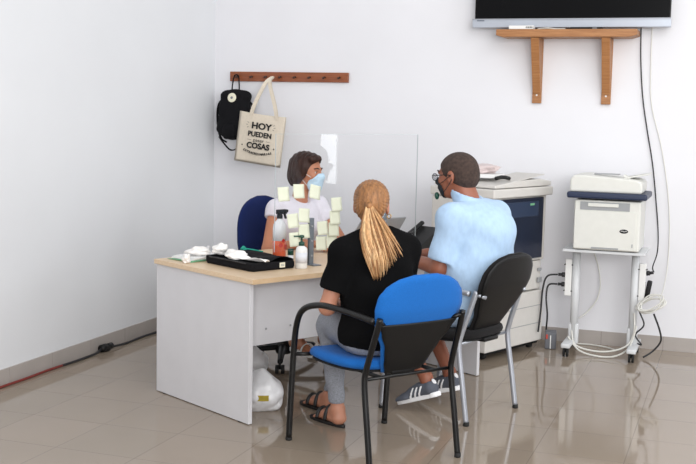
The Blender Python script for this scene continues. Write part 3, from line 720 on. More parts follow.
# ---------------------------------------------------------------- man on the black chair
def man():
    fr = Frame(KC, KA)
    root = thing('person', 'man in light blue short-sleeved shirt with cropped hair and glasses, facing the clerk', 'person', KC, 0)
    inv = -Vector(KC); LAT = tuple(fr.l)
    Rz = np.array(Matrix.Rotation(KA, 3, 'Z'))
    pel = fr(-0.06, -0.01, 0.585); waist = fr(-0.105, -0.035, 0.76); chest = fr(-0.130, -0.055, 0.955); neck0 = fr(-0.055, -0.02, 1.085); hc = fr(0.018, -0.005, 1.238)
    shl, shr = fr(-0.06, 0.145, 1.030), fr(-0.085, -0.225, 1.025)
    ell, elr = fr(-0.015, 0.185, 0.775), fr(0.08, -0.27, 0.785)
    wrl, wrr = fr(0.225, 0.09, 0.785), fr(0.30, -0.15, 0.790)
    hipl, hipr = fr(-0.02, 0.10, 0.555), fr(-0.02, -0.10, 0.555)
    knl, knr = fr(0.36, 0.16, 0.535), fr(0.36, -0.16, 0.535)
    anl, anr = fr(0.050, 0.18, 0.190), fr(0.085, -0.09, 0.165)
    P, R = head_frame(hc, KA+0.05, 0.10, 0.0)
    torso = [rc(pel, waist, 0.142, 0.150, LAT, 1.30), rc(waist, chest, 0.150, 0.142, LAT, 1.30), rc(shl, shr, 0.072), el(fr(-0.08, -0.04, 1.01), (0.095, 0.17, 0.095), Rz), el(fr(0.03, -0.01, 0.72), (0.13, 0.16, 0.13), Rz), el(fr(-0.07, 0, 0.56), (0.13, 0.19, 0.10), Rz)]
    torso_f = U(torso, 0.05)
    armsf = U([rc(shl, ell, 0.055, 0.046), rc(ell, wrl, 0.045, 0.030), rc(shr, elr, 0.055, 0.046), rc(elr, wrr, 0.045, 0.030)], 0.012)
    legs = [rc(hipl, knl, 0.092, 0.062), rc(hipr, knr, 0.092, 0.062), rc(knl, anl, 0.060, 0.038), rc(knr, anr, 0.060, 0.038),
            rc(tuple(Vector(knl).lerp(Vector(anl), 0.2)), tuple(Vector(knl).lerp(Vector(anl), 0.5)), 0.060, 0.050), rc(tuple(Vector(knr).lerp(Vector(anr), 0.2)), tuple(Vector(knr).lerp(Vector(anr), 0.5)), 0.060, 0.050)]
    legsf = U(legs, 0.02)
    neckf = rc(neck0, P(-0.025, 0, -0.045), 0.064, 0.062); hd = head_sdf(P, R, 1.10, 1.08)
    hl = hand_sdf(wrl, Vector(wrr)-Vector(wrl)+fr.f*0.35, (0, 0, -1), 1, 1.05, 0.45); hr = hand_sdf(wrr, Vector(wrl)-Vector(wrr)+fr.f*0.40, (0, 0, -1), -1, 1.05, 0.45)
    # feet tucked under the chair, heels raised
    shoes = [(fr(-0.045, 0.180, 0.110), fr(0.245, 0.210, 0.004), anl), (fr(0.0, -0.085, 0.085), fr(0.280, -0.065, 0.004), anr)]
    feet = []
    for h, t_, a in shoes:
        hv, tv = Vector(h), Vector(t_); d = (tv-hv).normalized(); up = Vector((0, 0, 1))-d*d.z; up.normalize()
        feet.append(U([rc(tuple(hv+d*0.045+up*0.035), tuple(hv+d*0.20+up*0.028), 0.026, 0.020, tuple(fr.l), 1.2), rc(a, tuple(hv+d*0.06+up*0.05), 0.036, 0.030)], 0.02))
    footf = U(feet, 0)
    def body(Q):
        d = smin(off(torso_f, -0.012)(Q), armsf(Q), 0.02); d = smin(d, neckf(Q), 0.02); d = smin(d, off(legsf, -0.004)(Q), 0.015); d = smin(d, hd(Q), 0.018)
        d = smin(d, hl(Q), 0.008); d = smin(d, hr(Q), 0.008); return smin(d, footf(Q), 0.012)
    pts = [pel, chest, P(0, 0, 0.1), ell, elr, wrl, wrr, knl, knr, shl, shr]+[q for s in shoes for q in s[:2]]
    lo, hi = bounds(pts, 0.17); lo[2] = -0.03
    ob = mesh_sdf('body', body, lo, hi, 0.006, M['skin_m'])
    dl, dr = Vector(ell)-Vector(shl), Vector(elr)-Vector(shr); cl, cr = Vector(shl)+dl*0.84, Vector(shr)+dr*0.80
    slv = U([I(rc(shl, ell, 0.077, 0.070), halfsp(tuple(cl), tuple(dl))), I(rc(shr, elr, 0.077, 0.070), halfsp(tuple(cr), tuple(dr)))], 0)
    hem = halfsp(fr(0, 0, 0.520), (0, 0, -1))
    collar = I(rc(neck0, tuple(Vector(neck0).lerp(Vector(P(-0.025, 0, -0.045)), 0.65)), 0.082, 0.074), neg(rc(neck0, P(-0.02, 0, -0.03), 0.063, 0.066)))
    base = U([I(off(torso_f, 0.010), hem), slv], 0.03)
    sh = wrinkle(lambda Q: smin(base(Q), collar(Q), 0.008), 0.0045, 26, 1.0)
    shf = I(sh, neg(el(P(0.06, 0, -0.11), (0.05, 0.05, 0.05), R)), neg(rc(neck0, P(-0.02, 0, -0.03), 0.062, 0.0655)), halfsp(tuple(Vector(neck0).lerp(Vector(P(-0.02, 0, -0.05)), 0.74)), (-0.35*fr.f.x, -0.25*fr.f.y, 1)))
    lo2, hi2 = bounds([pel, chest, shl, shr, ell, elr], 0.22); hi2[2] = 1.22
    o2 = mesh_sdf('shirt', shf, lo2, hi2, 0.0065, M['shirt'])
    # shorts
    hemL = Vector(hipl).lerp(Vector(knl), 0.78)
    shorts_b = U([rc(hipl, knl, 0.100, 0.078), rc(hipr, knr, 0.100, 0.078), I(off(torso_f, 0.004), halfsp(fr(0, 0, 0.66), (0, 0, 1)))], 0.03)
    def shorts(Q):
        d = np.maximum(shorts_b(Q), (Q-v3(tuple(hemL)))@v3(tuple(fr.f))); return np.maximum(d, 0.468-Q[:, 2])
    o3 = mesh_sdf('shorts', shorts, *bounds([pel, knl, knr, hipl, hipr], 0.2), 0.007, M['denim'])
    # cropped hair
    e = lambda c, r: el(P(*[q*1.10 for q in c]), [q*1.10 for q in r], R)
    cap = off(U([e((-0.012, 0, 0.030), (0.094, 0.074, 0.082)), e((-0.05, 0, -0.01), (0.052, 0.060, 0.055))], 0.03), 0.005)
    cut = U([e((0.085, 0, -0.02), (0.070, 0.10, 0.085)), e((0.03, 0, -0.085), (0.11, 0.12, 0.065)), e((-0.008, 0.082, -0.004), (0.022, 0.02, 0.034)), e((-0.008, -0.082, -0.004), (0.022, 0.02, 0.034))], 0.01)
    o4 = mesh_sdf('hair', I(cap, neg(cut)), *bounds([P(0, 0, 0.03)], 0.14), 0.004, M['buzz'])
    # glasses
    bm = bmesh.new()
    X = lambda x, y, z: P(x*1.10, y*1.10, z*1.10)
    for s in (1, -1):
        tube(bm, [X(0.106, (0.033+0.023*math.cos(a))*s, 0.004+0.017*math.sin(a)) for a in [2*PI*i/14 for i in range(14)]], 0.0016, 6, 2, closed=True)
        tube(bm, [X(0.104, 0.056*s, 0.010), X(0.085, 0.078*s, 0.011), X(0.0, 0.086*s, 0.010), X(-0.018, 0.084*s, -0.004)], 0.0022, 6, 4)
    tube(bm, [X(0.107, 0.011, 0.010), X(0.110, 0, 0.013), X(0.107, -0.011, 0.010)], 0.0016, 6, 3)
    o5 = link('glasses', bm, M['black_tube'], None, True)
    for s in (1, -1):
        bm = bmesh.new()
        vs = [bm.verts.new(X(0.106, (0.033+0.022*math.cos(a))*s, 0.004+0.016*math.sin(a))) for a in [2*PI*i/14 for i in range(14)]]; bm.faces.new(vs)
        bmesh.ops.solidify(bm, geom=bm.faces[:], thickness=0.001)
        lens = link('lens', bm, M['lens'], None); lens.parent = o5
    hs = head_sdf(P, R, 1.10, 1.08)
    mk = I(off(hs, 0.008), neg(off(hs, 0.002)), el(P(0.10, 0, -0.055), (0.085, 0.075, 0.058), R))
    o6 = mesh_sdf('face_mask', mk, *bounds([P(0.05, 0, -0.05)], 0.12), 0.0035, M['mask_dark'])
    bm = bmesh.new()
    for s in (1, -1):
        tube(bm, [X(0.062, 0.062*s, -0.030), X(0.02, 0.080*s, -0.012), X(-0.022, 0.090*s, 0.012)], 0.0018, 6, 3); tube(bm, [X(0.05, 0.060*s, -0.075), X(0.01, 0.078*s, -0.045), X(-0.024, 0.090*s, -0.010)], 0.0018, 6, 3)
    lp = link('ear_loop', bm, M['mask_dark'], None, True); lp.parent = o6
    pv = mesh_sdf('valve', el(P(0.108, 0.04, -0.095), (0.012, 0.014, 0.020), R), *bounds([P(0.108, 0.04, -0.095)], 0.04), 0.003, M['green']); pv.parent = o6
    parts = [ob, o2, o3, o4, o5, o6]
    # shoes
    for i, (h, t_, a) in enumerate(shoes):
        hv, tv = Vector(h), Vector(t_); d = (tv-hv).normalized(); up = Vector((0, 0, 1))-d*d.z; up.normalize(); n = Vector(fr.l)
        Rm = np.array([[d.x, n.x, up.x], [d.y, n.y, up.y], [d.z, n.z, up.z]])
        Lc = lambda x, y, z: tuple(hv+d*x+n*y+up*z)
        upper = U([rc(Lc(0.045, 0, 0.045), Lc(0.21, 0, 0.030), 0.034, 0.024, tuple(n), 1.35), rc(Lc(0.19, 0, 0.026), Lc(0.245, 0, 0.024), 0.024, 0.020, tuple(n), 1.9), rc(Lc(0.045, 0, 0.05), Lc(0.045, 0, 0.068), 0.036, 0.034), rc(Lc(0.09, 0, 0.065), Lc(0.16, 0, 0.05), 0.034, 0.026)], 0.02)
        uf = I(upper, halfsp(Lc(0, 0, 0.020), tuple(-up)), neg(I(rc(Lc(0.05, 0, 0.09), Lc(0.085, 0, 0.11), 0.030, 0.034), halfsp(Lc(0, 0, 0.062), tuple(-up)))))
        so = mesh_sdf('shoe', uf, *bounds([Lc(0, 0, 0), Lc(0.28, 0, 0.1)], 0.07), 0.004, M['shoe'])
        def solef(Q):
            p = (Q-v3(tuple(hv)))@Rm.astype(np.float32); x = p[:, 0]; wv = 0.037+0.012*np.sin(np.clip((x-0.03)/0.25, 0, 1)*PI*0.75)
            cx = np.clip(x, 0.04, 0.235); rr = np.where(x < 0.04, 0.040, np.where(x > 0.235, 0.046, wv)); q = np.hypot((x-cx), p[:, 1]*(0.040/wv if False else 1.0))-rr
            return np.maximum(np.maximum(q, p[:, 2]-0.026), -p[:, 2])
        sl = mesh_sdf('sole', solef, *bounds([Lc(0, 0, 0), Lc(0.29, 0, 0)], 0.08), 0.004, M['shoe_white']); sl.parent = so
        band = I(off(uf, 0.0018), neg(off(uf, -0.003)))
        def st(Q):
            p = (Q-v3(tuple(hv)))@Rm.astype(np.float32); u = p[:, 0]+0.55*(p[:, 2]-0.03)-0.100
            k = np.abs(((u+0.014) % 0.028)-0.014)-0.0062
            k = np.maximum(k, np.abs(u-0.028)-0.040); return np.maximum(np.maximum(k, np.abs(p[:, 2]-0.046)-0.026), band(Q))
        stp = mesh_sdf('stripe', st, *bounds([Lc(0, 0, 0), Lc(0.28, 0, 0.1)], 0.07), 0.003, M['shoe_white']); stp.parent = so
        tab = mesh_sdf('heel_tab', I(off(uf, 0.002), neg(off(uf, -0.003)), el(Lc(0.005, 0, 0.085), (0.02, 0.02, 0.022))), *bounds([Lc(0, 0, 0.08)], 0.05), 0.0035, M['shoe_white']); tab.parent = so
        parts.append(so)
    for o in parts: o.parent = root; o.matrix_parent_inverse = Matrix.Translation(inv)
    eyes_group(P, R, root, inv, 1.10, M['buzz'])
man()

# ---------------------------------------------------------------- clerk behind the screen
def clerk():
    A = DANG-PI/2; fr = Frame(CC, A); root = thing('person', 'dark-haired clerk in white blouse and pale blue face mask behind the clear screen', 'person', CC, 0)
    inv = -Vector(CC); LAT = tuple(fr.l); Rz = np.array(Matrix.Rotation(A, 3, 'Z'))
    # fr.x forward towards visitors, fr.y = along the desk to the right end
    pel = fr(0.0, 0.01, 0.57); waist = fr(0.01, 0.03, 0.73); chest = fr(0.04, 0.05, 0.91); neck0 = fr(0.05, 0.07, 1.02); hc = fr(0.075, 0.100, 1.190)
    shl, shr = fr(0.05, 0.215, 0.975), fr(0.03, -0.095, 0.965)
    ell, elr = fr(0.22, 0.27, 0.765), fr(0.07, -0.185, 0.735)
    wrl, wrr = fr(0.36, 0.06, 0.785), fr(0.30, -0.09, 0.785)
    hipl, hipr = fr(0.03, 0.10, 0.545), fr(0.03, -0.09, 0.545)
    knl, knr = fr(0.40, 0.12, 0.53), fr(0.38, -0.09, 0.53)
    anl, anr = fr(0.22, 0.14, 0.21), fr(0.18, -0.05, 0.21)
    P, R = head_frame(hc, math.radians(-4), 0.10, 0.0)
    torso = [rc(pel, waist, 0.118, 0.105, LAT, 1.4), rc(waist, chest, 0.105, 0.105, LAT, 1.35), rc(shl, shr, 0.050), el(fr(0.10, 0.04, 0.87), (0.09, 0.14, 0.085), Rz), el(fr(-0.02, 0, 0.545), (0.13, 0.18, 0.09), Rz)]
    torso_f = U(torso, 0.05)
    armsf = U([rc(shl, ell, 0.046, 0.038), rc(ell, wrl, 0.038, 0.025), rc(shr, elr, 0.046, 0.038), rc(elr, wrr, 0.038, 0.025)], 0.01)
    legsf = U([rc(hipl, knl, 0.085, 0.058), rc(hipr, knr, 0.085, 0.058), rc(knl, anl, 0.056, 0.034), rc(knr, anr, 0.056, 0.034)], 0.02)
    neckf = rc(neck0, P(-0.02, 0, -0.05), 0.048, 0.046); hd = head_sdf(P, R, 1.0, 0.92)
    hl = hand_sdf(wrl, fr.f*0.6-fr.l*0.8, (0, 0, -1), 1, 0.92, 0.5); hr = hand_sdf(wrr, fr.f*0.9+fr.l*0.35, (0, 0, -1), -1, 0.92, 0.5)
    feet = [(fr(0.18, 0.14, 0.135), fr(0.41, 0.16, 0.115), anl), (fr(0.14, -0.05, 0.135), fr(0.37, -0.06, 0.115), anr)]
    ff = U([foot_sdf(*q) for q in feet], 0)
    def body(Q):
        d = smin(off(torso_f, -0.012)(Q), armsf(Q), 0.02); d = smin(d, neckf(Q), 0.02); d = smin(d, off(legsf, -0.006)(Q), 0.015); d = smin(d, hd(Q), 0.015)
        d = smin(d, hl(Q), 0.008); d = smin(d, hr(Q), 0.008); return smin(d, ff(Q), 0.012)
    pts = [pel, chest, P(0, 0, 0.1), ell, elr, wrl, wrr, knl, knr, shl, shr]+[q for s in feet for q in s[:2]]
    lo, hi = bounds(pts, 0.16); lo[2] = -0.02
    ob = mesh_sdf('body', body, lo, hi, 0.0055, M['skin_c'])
    dl, dr = Vector(ell)-Vector(shl), Vector(elr)-Vector(shr); cl, cr = Vector(shl)+dl*0.45, Vector(shr)+dr*0.22
    slv = U([I(rc(shl, ell, 0.058, 0.056), halfsp(tuple(cl), tuple(dl))), I(rc(shr, elr, 0.058, 0.056), halfsp(tuple(cr), tuple(dr)))], 0)
    tb = wrinkle(U([I(off(torso_f, 0.010), halfsp(fr(0, 0, 0.52), (0, 0, -1))), slv], 0.025), 0.003, 30)
    o2 = mesh_sdf('blouse', I(tb, neg(el(tuple(Vector(neck0)+fr.f*0.045+Vector((0, 0, 0.03))), (0.07, 0.07, 0.05)))), *bounds([pel, chest, shl, shr, ell, elr], 0.19), 0.0065, M['white_top'])
    tr = lambda Q: np.maximum(np.maximum(U([off(legsf, 0.004), I(off(torso_f, 0.003), halfsp(fr(0, 0, 0.64), (0, 0, 1)))], 0.02)(Q), 0.27-Q[:, 2]), np.where((Q-v3(tuple(CC)))@v3(tuple(fr.f)) < 0.24, 0.477-Q[:, 2], -1))
    o3 = mesh_sdf('trousers', tr, *bounds([pel, knl, knr, anl, anr], 0.19), 0.007, M['trouser'])
    e = lambda c, r: el(P(*c), r, R)
    cap = U([e((-0.014, 0, 0.036), (0.104, 0.088, 0.090)), e((-0.060, 0, -0.025), (0.062, 0.078, 0.080)), e((-0.02, 0.066, -0.010), (0.045, 0.026, 0.065)), e((-0.02, -0.066, -0.010), (0.045, 0.026, 0.065)), e((0.045, -0.02, 0.088), (0.05, 0.055, 0.030))], 0.02)
    face = U([e((0.092, 0, -0.006), (0.076, 0.100, 0.086)), e((0.050, 0.0, -0.075), (0.060, 0.12, 0.060))], 0.02)
    def hf(Q):
        p = (Q-v3(P(0, 0, 0)))@R.astype(np.float32); return np.maximum(cap(Q)+0.0022*np.sin(p[:, 0]*170+30*p[:, 2]+4*np.sin(40*p[:, 1])), -face(Q))
    o4 = mesh_sdf('hair', hf, *bounds([P(0, 0, 0.02)], 0.16), 0.004, M['brownhair'])
    hb = U([hd, rc(P(0.088, 0, -0.02), P(0.078, 0, -0.085), 0.016, 0.022, tuple(R[:, 1]), 1.6)], 0.02); mk = I(off(hb, 0.009), neg(off(hb, 0.003)), e((0.095, 0, -0.058), (0.090, 0.068, 0.066)))
    o5 = mesh_sdf('face_mask', mk, *bounds([P(0.05, 0, -0.05)], 0.12), 0.0033, M['mask'])
    bm = bmesh.new()
    for s in (1, -1):
        tube(bm, [P(0.062, 0.060*s, -0.022), P(0.025, 0.074*s, -0.004), P(-0.020, 0.084*s, 0.012)], 0.0015, 6, 3); tube(bm, [P(0.045, 0.056*s, -0.080), P(0.012, 0.070*s, -0.045), P(-0.022, 0.084*s, -0.012)], 0.0015, 6, 3)
    lp = link('ear_loop', bm, M['white'], None, True); lp.parent = o5
    parts = [ob, o2, o3, o4, o5]
    bm = bmesh.new()
    cxx = Vector(chest)+fr.f*0.135+Vector((0, 0, 0.0))
    for (a, b, r, mi) in ((0.0, 0.0, 0.016, 0), (0.028, -0.012, 0.012, 1), (0.012, 0.026, 0.010, 1), (-0.02, 0.02, 0.009, 0)):
        bmesh.ops.create_circle(bm, cap_ends=True, radius=r, segments=7, matrix=Matrix.Translation(cxx+fr.l*(a+0.05)+Vector((0, 0, b-0.03))) @ Matrix.Rotation(A, 4, 'Z') @ Matrix.Rotation(PI/2, 4, 'Y'))
    bmesh.ops.solidify(bm, geom=bm.faces[:], thickness=0.012)
    parts.append(link('chest_print', bm, mat('plum print', (110, 50, 70), 0.8), None))
    for h, tt, _ in feet:
        hv, tv = Vector(h), Vector(tt); d = (tv-hv).normalized(); n = Vector((-d.y, d.x, 0)); L = (tv-hv).length+0.02; bm = bmesh.new(); out = []
        for i in range(24):
            a = 2*PI*i/24; q = hv+d*(L/2-0.01+L/2*math.cos(a))+n*(0.034+0.010*math.cos(a))*math.copysign(abs(math.sin(a))**0.7, math.sin(a)); out.append((q.x, q.y))
        prism(bm, out, hv.z-0.030, hv.z-0.006, bev=0.003); so = link('sandal', bm, M['white'], None, True)
        bm = bmesh.new(); c0 = hv+d*L*0.62; c0.z = hv.z-0.008
        tube(bm, [c0+n*0.045*math.cos(a)+Vector((0, 0, 0.048*math.sin(a))) for a in [PI*i/10 for i in range(11)]], 0.004, 6, 2, flat=3.5)
        st = link('strap', bm, M['white'], None, True); st.parent = so; parts.append(so)
    for o in parts: o.parent = root; o.matrix_parent_inverse = Matrix.Translation(inv)
    eyes_group(P, R, root, inv, 1.0, M['brownhair'])
clerk()

# ================================================================== THINGS ON THE DESK
def screen():
    t = thing('protective_screen', 'clear acrylic protective screen standing on the desk in metal brackets', 'screen', D(0, 0, DT), DANG)
    x0, x1, y = 0.325, 1.365, 0.25; z0, z1 = 0.085, 0.700
    p = link('acrylic_panel', B(((x0+x1)/2, y, (z0+z1)/2), (x1-x0, 0.004, z1-z0)), M['acrylic'], t)
    bm = bmesh.new(); box(bm, (x0-0.0008, y, (z0+z1)/2), (0.0016, 0.0045, z1-z0)); box(bm, (x1+0.0008, y, (z0+z1)/2), (0.0016, 0.0045, z1-z0)); box(bm, ((x0+x1)/2, y, z1+0.0006), (x1-x0, 0.0045, 0.0012))
    link('polished_edge', bm, M['acryledge'], t)
    for s in (0.572, 1.115):
        bm = bmesh.new()
        box(bm, (s, y-0.006, 0.128), (0.030, 0.005, 0.25), bev=0.001); box(bm, (s, y+0.006, 0.128), (0.030, 0.005, 0.25), bev=0.001)
        box(bm, (s, y, 0.003), (0.055, 0.12, 0.005), bev=0.001)
        b = link('bracket', bm, M['steel'], t)
        bm = bmesh.new()
        for z in (0.05, 0.13, 0.21): lathe(bm, [(0.006, 0), (0.005, 0.004)], (0, 0, 0), 10, Matrix.Translation((s, y-0.0085, z)) @ Matrix.Rotation(PI/2, 4, 'X'))
        link('bolt', bm, M['inset_grey'], b)
screen()
# s and z read on the screen plane
notes = [(0.375, 1.128, 0.02, 'top row, at the screen edge'), (0.478, 1.140, -0.03, 'top row, straight, below the clerk\'s hair'), (0.590, 1.132, -0.22, 'tilted, just under the mask'),
         (0.442, 0.985, 0.05, 'second row, above the pump bottle'), (0.517, 1.010, -0.10, 'tilted, above the metal bracket'), (0.745, 1.060, 0.02, 'top of the right column'),
         (0.735, 0.988, -0.03, 'second of the right column'), (0.648, 0.935, 0.03, 'just right of the metal bracket top'), (0.728, 0.924, -0.04, 'third of the right column'),
         (0.519, 0.925, 0.0, 'tucked just left of the metal bracket'), (0.456, 0.885, 0.02, 'behind the pump bottle head'), (0.640, 0.853, -0.06, 'lowest, beside the bracket foot'), (0.715, 0.858, -0.10, 'lowest, touching the black shoulder')]
for s, z, a, w_ in notes:
    curl = 0.010
    def fn(u, v, s=s, z=z, a=a):
        x = (u-0.5)*0.074; q = (v-0.5)*0.074; return (x*math.cos(a)-q*math.sin(a), -0.0005-curl*(1-v)**2, x*math.sin(a)+q*math.cos(a))
    o = link('sticky_note', sheet(4, 6, fn, 0.0004), M['note'], None, True)
    o.location = D(s, 0.2465, z); o.rotation_euler = (0, 0, DANG)
    tag(o, 'yellow sticky note on clear screen, '+w_, 'sticky note', 'sticky notes on the clear screen')

# spray bottle with orange liquid
t = thing('spray_bottle', 'spray bottle with orange liquid and black trigger head on the desk', 'bottle', D(0.500, 0.43, DT), DANG)
bm = bmesh.new(); lathe(bm, [(0.034, 0), (0.037, 0.004), (0.037, 0.095), (0.037, 0.118)], seg=24); link('liquid', bm, M['orange'], t, True)
bm = bmesh.new(); lathe(bm, [(0.0372, 0.118), (0.037, 0.185), (0.033, 0.208), (0.018, 0.228), (0.013, 0.235), (0.013, 0.245)], seg=24); link('bottle_body', bm, M['clearplas'], t, True)
bm = bmesh.new(); lathe(bm, [(0.016, 0.238), (0.016, 0.258), (0.012, 0.262)], seg=16); box(bm, (0.012, 0, 0.274), (0.066, 0.022, 0.026), bev=0.005); box(bm, (0.036, 0, 0.252), (0.010, 0.014, 0.036), (0, -0.35, 0), bev=0.003); box(bm, (0.048, 0, 0.277), (0.012, 0.016, 0.016), bev=0.003)
link('trigger_head', bm, M['blackplas'], t)
bm = bmesh.new()
for a, z, r in ((-1.0, 0.085, 0.017), (-1.6, 0.12, 0.010), (-2.0, 0.095, 0.012)):
    bmesh.ops.create_circle(bm, cap_ends=True, radius=r, segments=12, matrix=Matrix.Translation((0.0372*math.cos(a), 0.0372*math.sin(a), z)) @ Matrix.Rotation(a, 4, 'Z') @ Matrix.Rotation(PI/2, 4, 'Y'))
bmesh.ops.solidify(bm, geom=bm.faces[:], thickness=0.0015)
link('label_dots', bm, M['redlab'], t)
# hand sanitiser
t = thing('pump_bottle', 'white hand gel bottle with dark green pump on the desk beside the bracket', 'bottle', D(0.447, 0.175, DT), DANG)
bm = bmesh.new(); lathe(bm, [(0.028, 0), (0.031, 0.004), (0.031, 0.095), (0.027, 0.110), (0.013, 0.119), (0.013, 0.125)], seg=24); link('bottle_body', bm, M['white'], t, True)
bm = bmesh.new(); lathe(bm, [(0.0155, 0.120), (0.0155, 0.138), (0.007, 0.141), (0.005, 0.143), (0.005, 0.160), (0.013, 0.162), (0.014, 0.172), (0.008, 0.176)], seg=16); box(bm, (-0.020, 0.012, 0.169), (0.038, 0.010, 0.008), (0, 0, -0.5), bev=0.002)
link('pump', bm, M['green'], t, True)
bm = bmesh.new(); lathe(bm, [(0.0314, 0.03), (0.0314, 0.085)], seg=24); link('label_wrap', bm, mat('faint label', (218, 220, 226), 0.5), t, True)
# small green tube
t = thing('glue_stick', 'small dark green capped tube standing behind the white pump bottle', 'tube', D(0.475, 0.30, DT), DANG)
bm = bmesh.new(); lathe(bm, [(0.014, 0), (0.015, 0.002), (0.015, 0.055)], seg=16); link('tube_body', bm, M['clearplas'], t, True)
bm = bmesh.new(); lathe(bm, [(0.016, 0.055), (0.016, 0.085), (0.014, 0.088)], seg=16); link('cap', bm, M['green'], t, True)

# black open pouch
def pouch():
    t = thing('document_pouch', 'low black zip pouch lying open on the near corner of the desk', 'pouch', D(0.285, 0.41, DT), DANG)
    bm = bmesh.new(); H = 0.042
    def ring(k, z, inner=0): return [((0.142-inner)*x*k, (0.215-inner)*y*k, z) for x, y in ((-1, -0.9), (-0.92, -1), (0.92, -1), (1, -0.9), (1, 0.9), (0.92, 1), (-0.92, 1), (-1, 0.9))]
    rs_ = [ring(0.97, 0.001), ring(1.0, 0.012), ring(1.0, H-0.006), ring(0.985, H), ring(0.95, H, 0.004), ring(0.94, H-0.010, 0.006), ring(0.93, 0.022, 0.008)]
    V = [[bm.verts.new(p) for p in r_] for r_ in rs_]
    for a, b in zip(V, V[1:]):
        for i in range(8): bm.faces.new((a[i], a[(i+1) % 8], b[(i+1) % 8], b[i]))
    bm.faces.new(V[0][::-1]); bm.faces.new(V[-1])
    link('pouch_body', bm, M['bpblack'], t)
    def flap(u, v): return (-0.02+u*0.16, -0.20+v*0.40, H+0.004+0.014*math.sin(u*PI)+0.007*math.sin(v*9+u*3))
    link('flap', sheet(8, 14, flap, 0.004), M['bpblack'], t, True)
    bm = tube(bmesh.new(), [(-0.142, -0.16, H-0.004), (-0.145, 0.0, H-0.002), (-0.142, 0.17, H-0.004)], 0.0035, 6, 4); link('zip', bm, M['cable_b'], t, True)
    g = link('size_tag', B((0.05, -0.2165, 0.024), (0.035, 0.003, 0.026), bev=0.001), M['badge'], t)
    bm = bmesh.new()
    for k in range(3): box(bm, (0.042+0.008*k, -0.2185, 0.024), (0.003, 0.001, 0.014))
    link('tag_mark', bm, M['greyprint'], g)
pouch()
# crumpled tissues
def crumple(name, label, cat, c, rad, m, seed, group=None, flat=0.4, parent=None, rz=0.0, n=3):
    bm = bmesh.new(); bmesh.ops.create_icosphere(bm, subdivisions=n, radius=1.0); r_ = random.Random(seed)
    dirs = [Vector((r_.gauss(0, 1), r_.gauss(0, 1), r_.gauss(0, 1))).normalized() for _ in range(16)]
    for v in bm.verts:
        q = v.co.normalized(); k = 0.72+0.42*max(d.dot(q) for d in dirs)**10-0.20*max(0, max((-d).dot(q) for d in dirs[:7]))**14
        v.co = Vector((q.x*rad[0]*k, q.y*rad[1]*k, q.z*rad[2]*k))
    mz = min(v.co.z for v in bm.verts)
    for v in bm.verts: v.co.z = max(v.co.z-mz*0.75, 0)
    o = link(name, bm, m, parent); o.location = c; o.rotation_euler = (0, 0, rz)
    if label: tag(o, label, cat, group)
    return o
H0 = DT+0.0775
crumple('crumpled_tissue', 'crumpled white tissue spilling over the left edge of the black pouch', 'tissue', D(0.19, 0.42, DT+0.0435), (0.060, 0.085, 0.026), M['white_cloth'], 3, rz=DANG)
crumple('crumpled_tissue', 'crumpled white tissue heaped on the far end of the black pouch', 'tissue', D(0.21, 0.57, DT+0.0435), (0.05, 0.05, 0.036), M['white_cloth'], 8, rz=DANG+0.6)
# tissue strip hanging over the pouch front
o = link('tissue_strip', sheet(4, 16, lambda u, v: (0.035*(u-0.5)*(1-0.4*v), 0.22*(v-0.5), 0.012*math.sin(u*3+v*6)+0.003), 0.0015), M['white_cloth'], None, True)
o.location = D(0.20, 0.285, DT+0.055); o.rotation_euler = (0.08, 0.0, DANG+0.25); tag(o, 'white tissue strip trailing along the top of the black pouch towards the near corner', 'tissue')
# teal mask cord
cable('mask_cord', [D(0.345, 0.57, DT+0.062), D(0.36, 0.55, DT+0.068), D(0.38, 0.53, DT+0.066), D(0.41, 0.52, DT+0.060), D(0.45, 0.51, DT+0.050)], 0.004, M['teal'], 'teal twisted cord lying on the black pouch below the navy chair back', 'cord')
crumple('crumpled_wipe', 'small crumpled teal wipe on the black pouch by the navy chair back', 'wipe', D(0.355, 0.56, DT+0.056), (0.018, 0.018, 0.016), M['teal'], 5, rz=0.4)
# papers in a green film folder on the far left corner
t = thing('document_folder', 'translucent green folder holding white sheets on the far left corner of the desk', 'folder', D(0.190, 0.765, DT), DANG+0.10)
link('cover', sheet(6, 6, lambda u, v: ((u-0.5)*0.25, (v-0.5)*0.20, 0.003+0.003*math.sin(u*4+v*3)), 0.002), M['greenpaper'], t, True)
bm = bmesh.new()
for k in range(4): box(bm, (0.004*k, -0.004*k, 0.010+0.0042*k), (0.22, 0.175, 0.0036), (0, 0, 0.04*k))
link('paper_stack', bm, M['paper'], t)
crumple('crumpled_paper', 'crumpled white paper on the green folder at the far left of the desk', 'paper', D(0.165, 0.72, DT+0.027), (0.07, 0.055, 0.028), M['white_cloth'], 12, rz=0.5)
crumple('crumpled_paper', 'small crumpled white paper on the desk edge beside the green folder', 'paper', D(0.055, 0.665, DT+0.001), (0.035, 0.025, 0.030), M['white_cloth'], 21, rz=1.9)
o = link('paper_roll', tube(bmesh.new(), [(0, -0.085, 0), (0, 0.085, 0)], 0.011, 12, 0, flat=0.8), M['paper'], None, True)
o.location = D(0.245, 0.75, DT+0.040); o.rotation_euler = (0.18, 0, DANG-0.7); tag(o, 'rolled white paper leaning beside the green folder, behind the black pouch', 'paper')

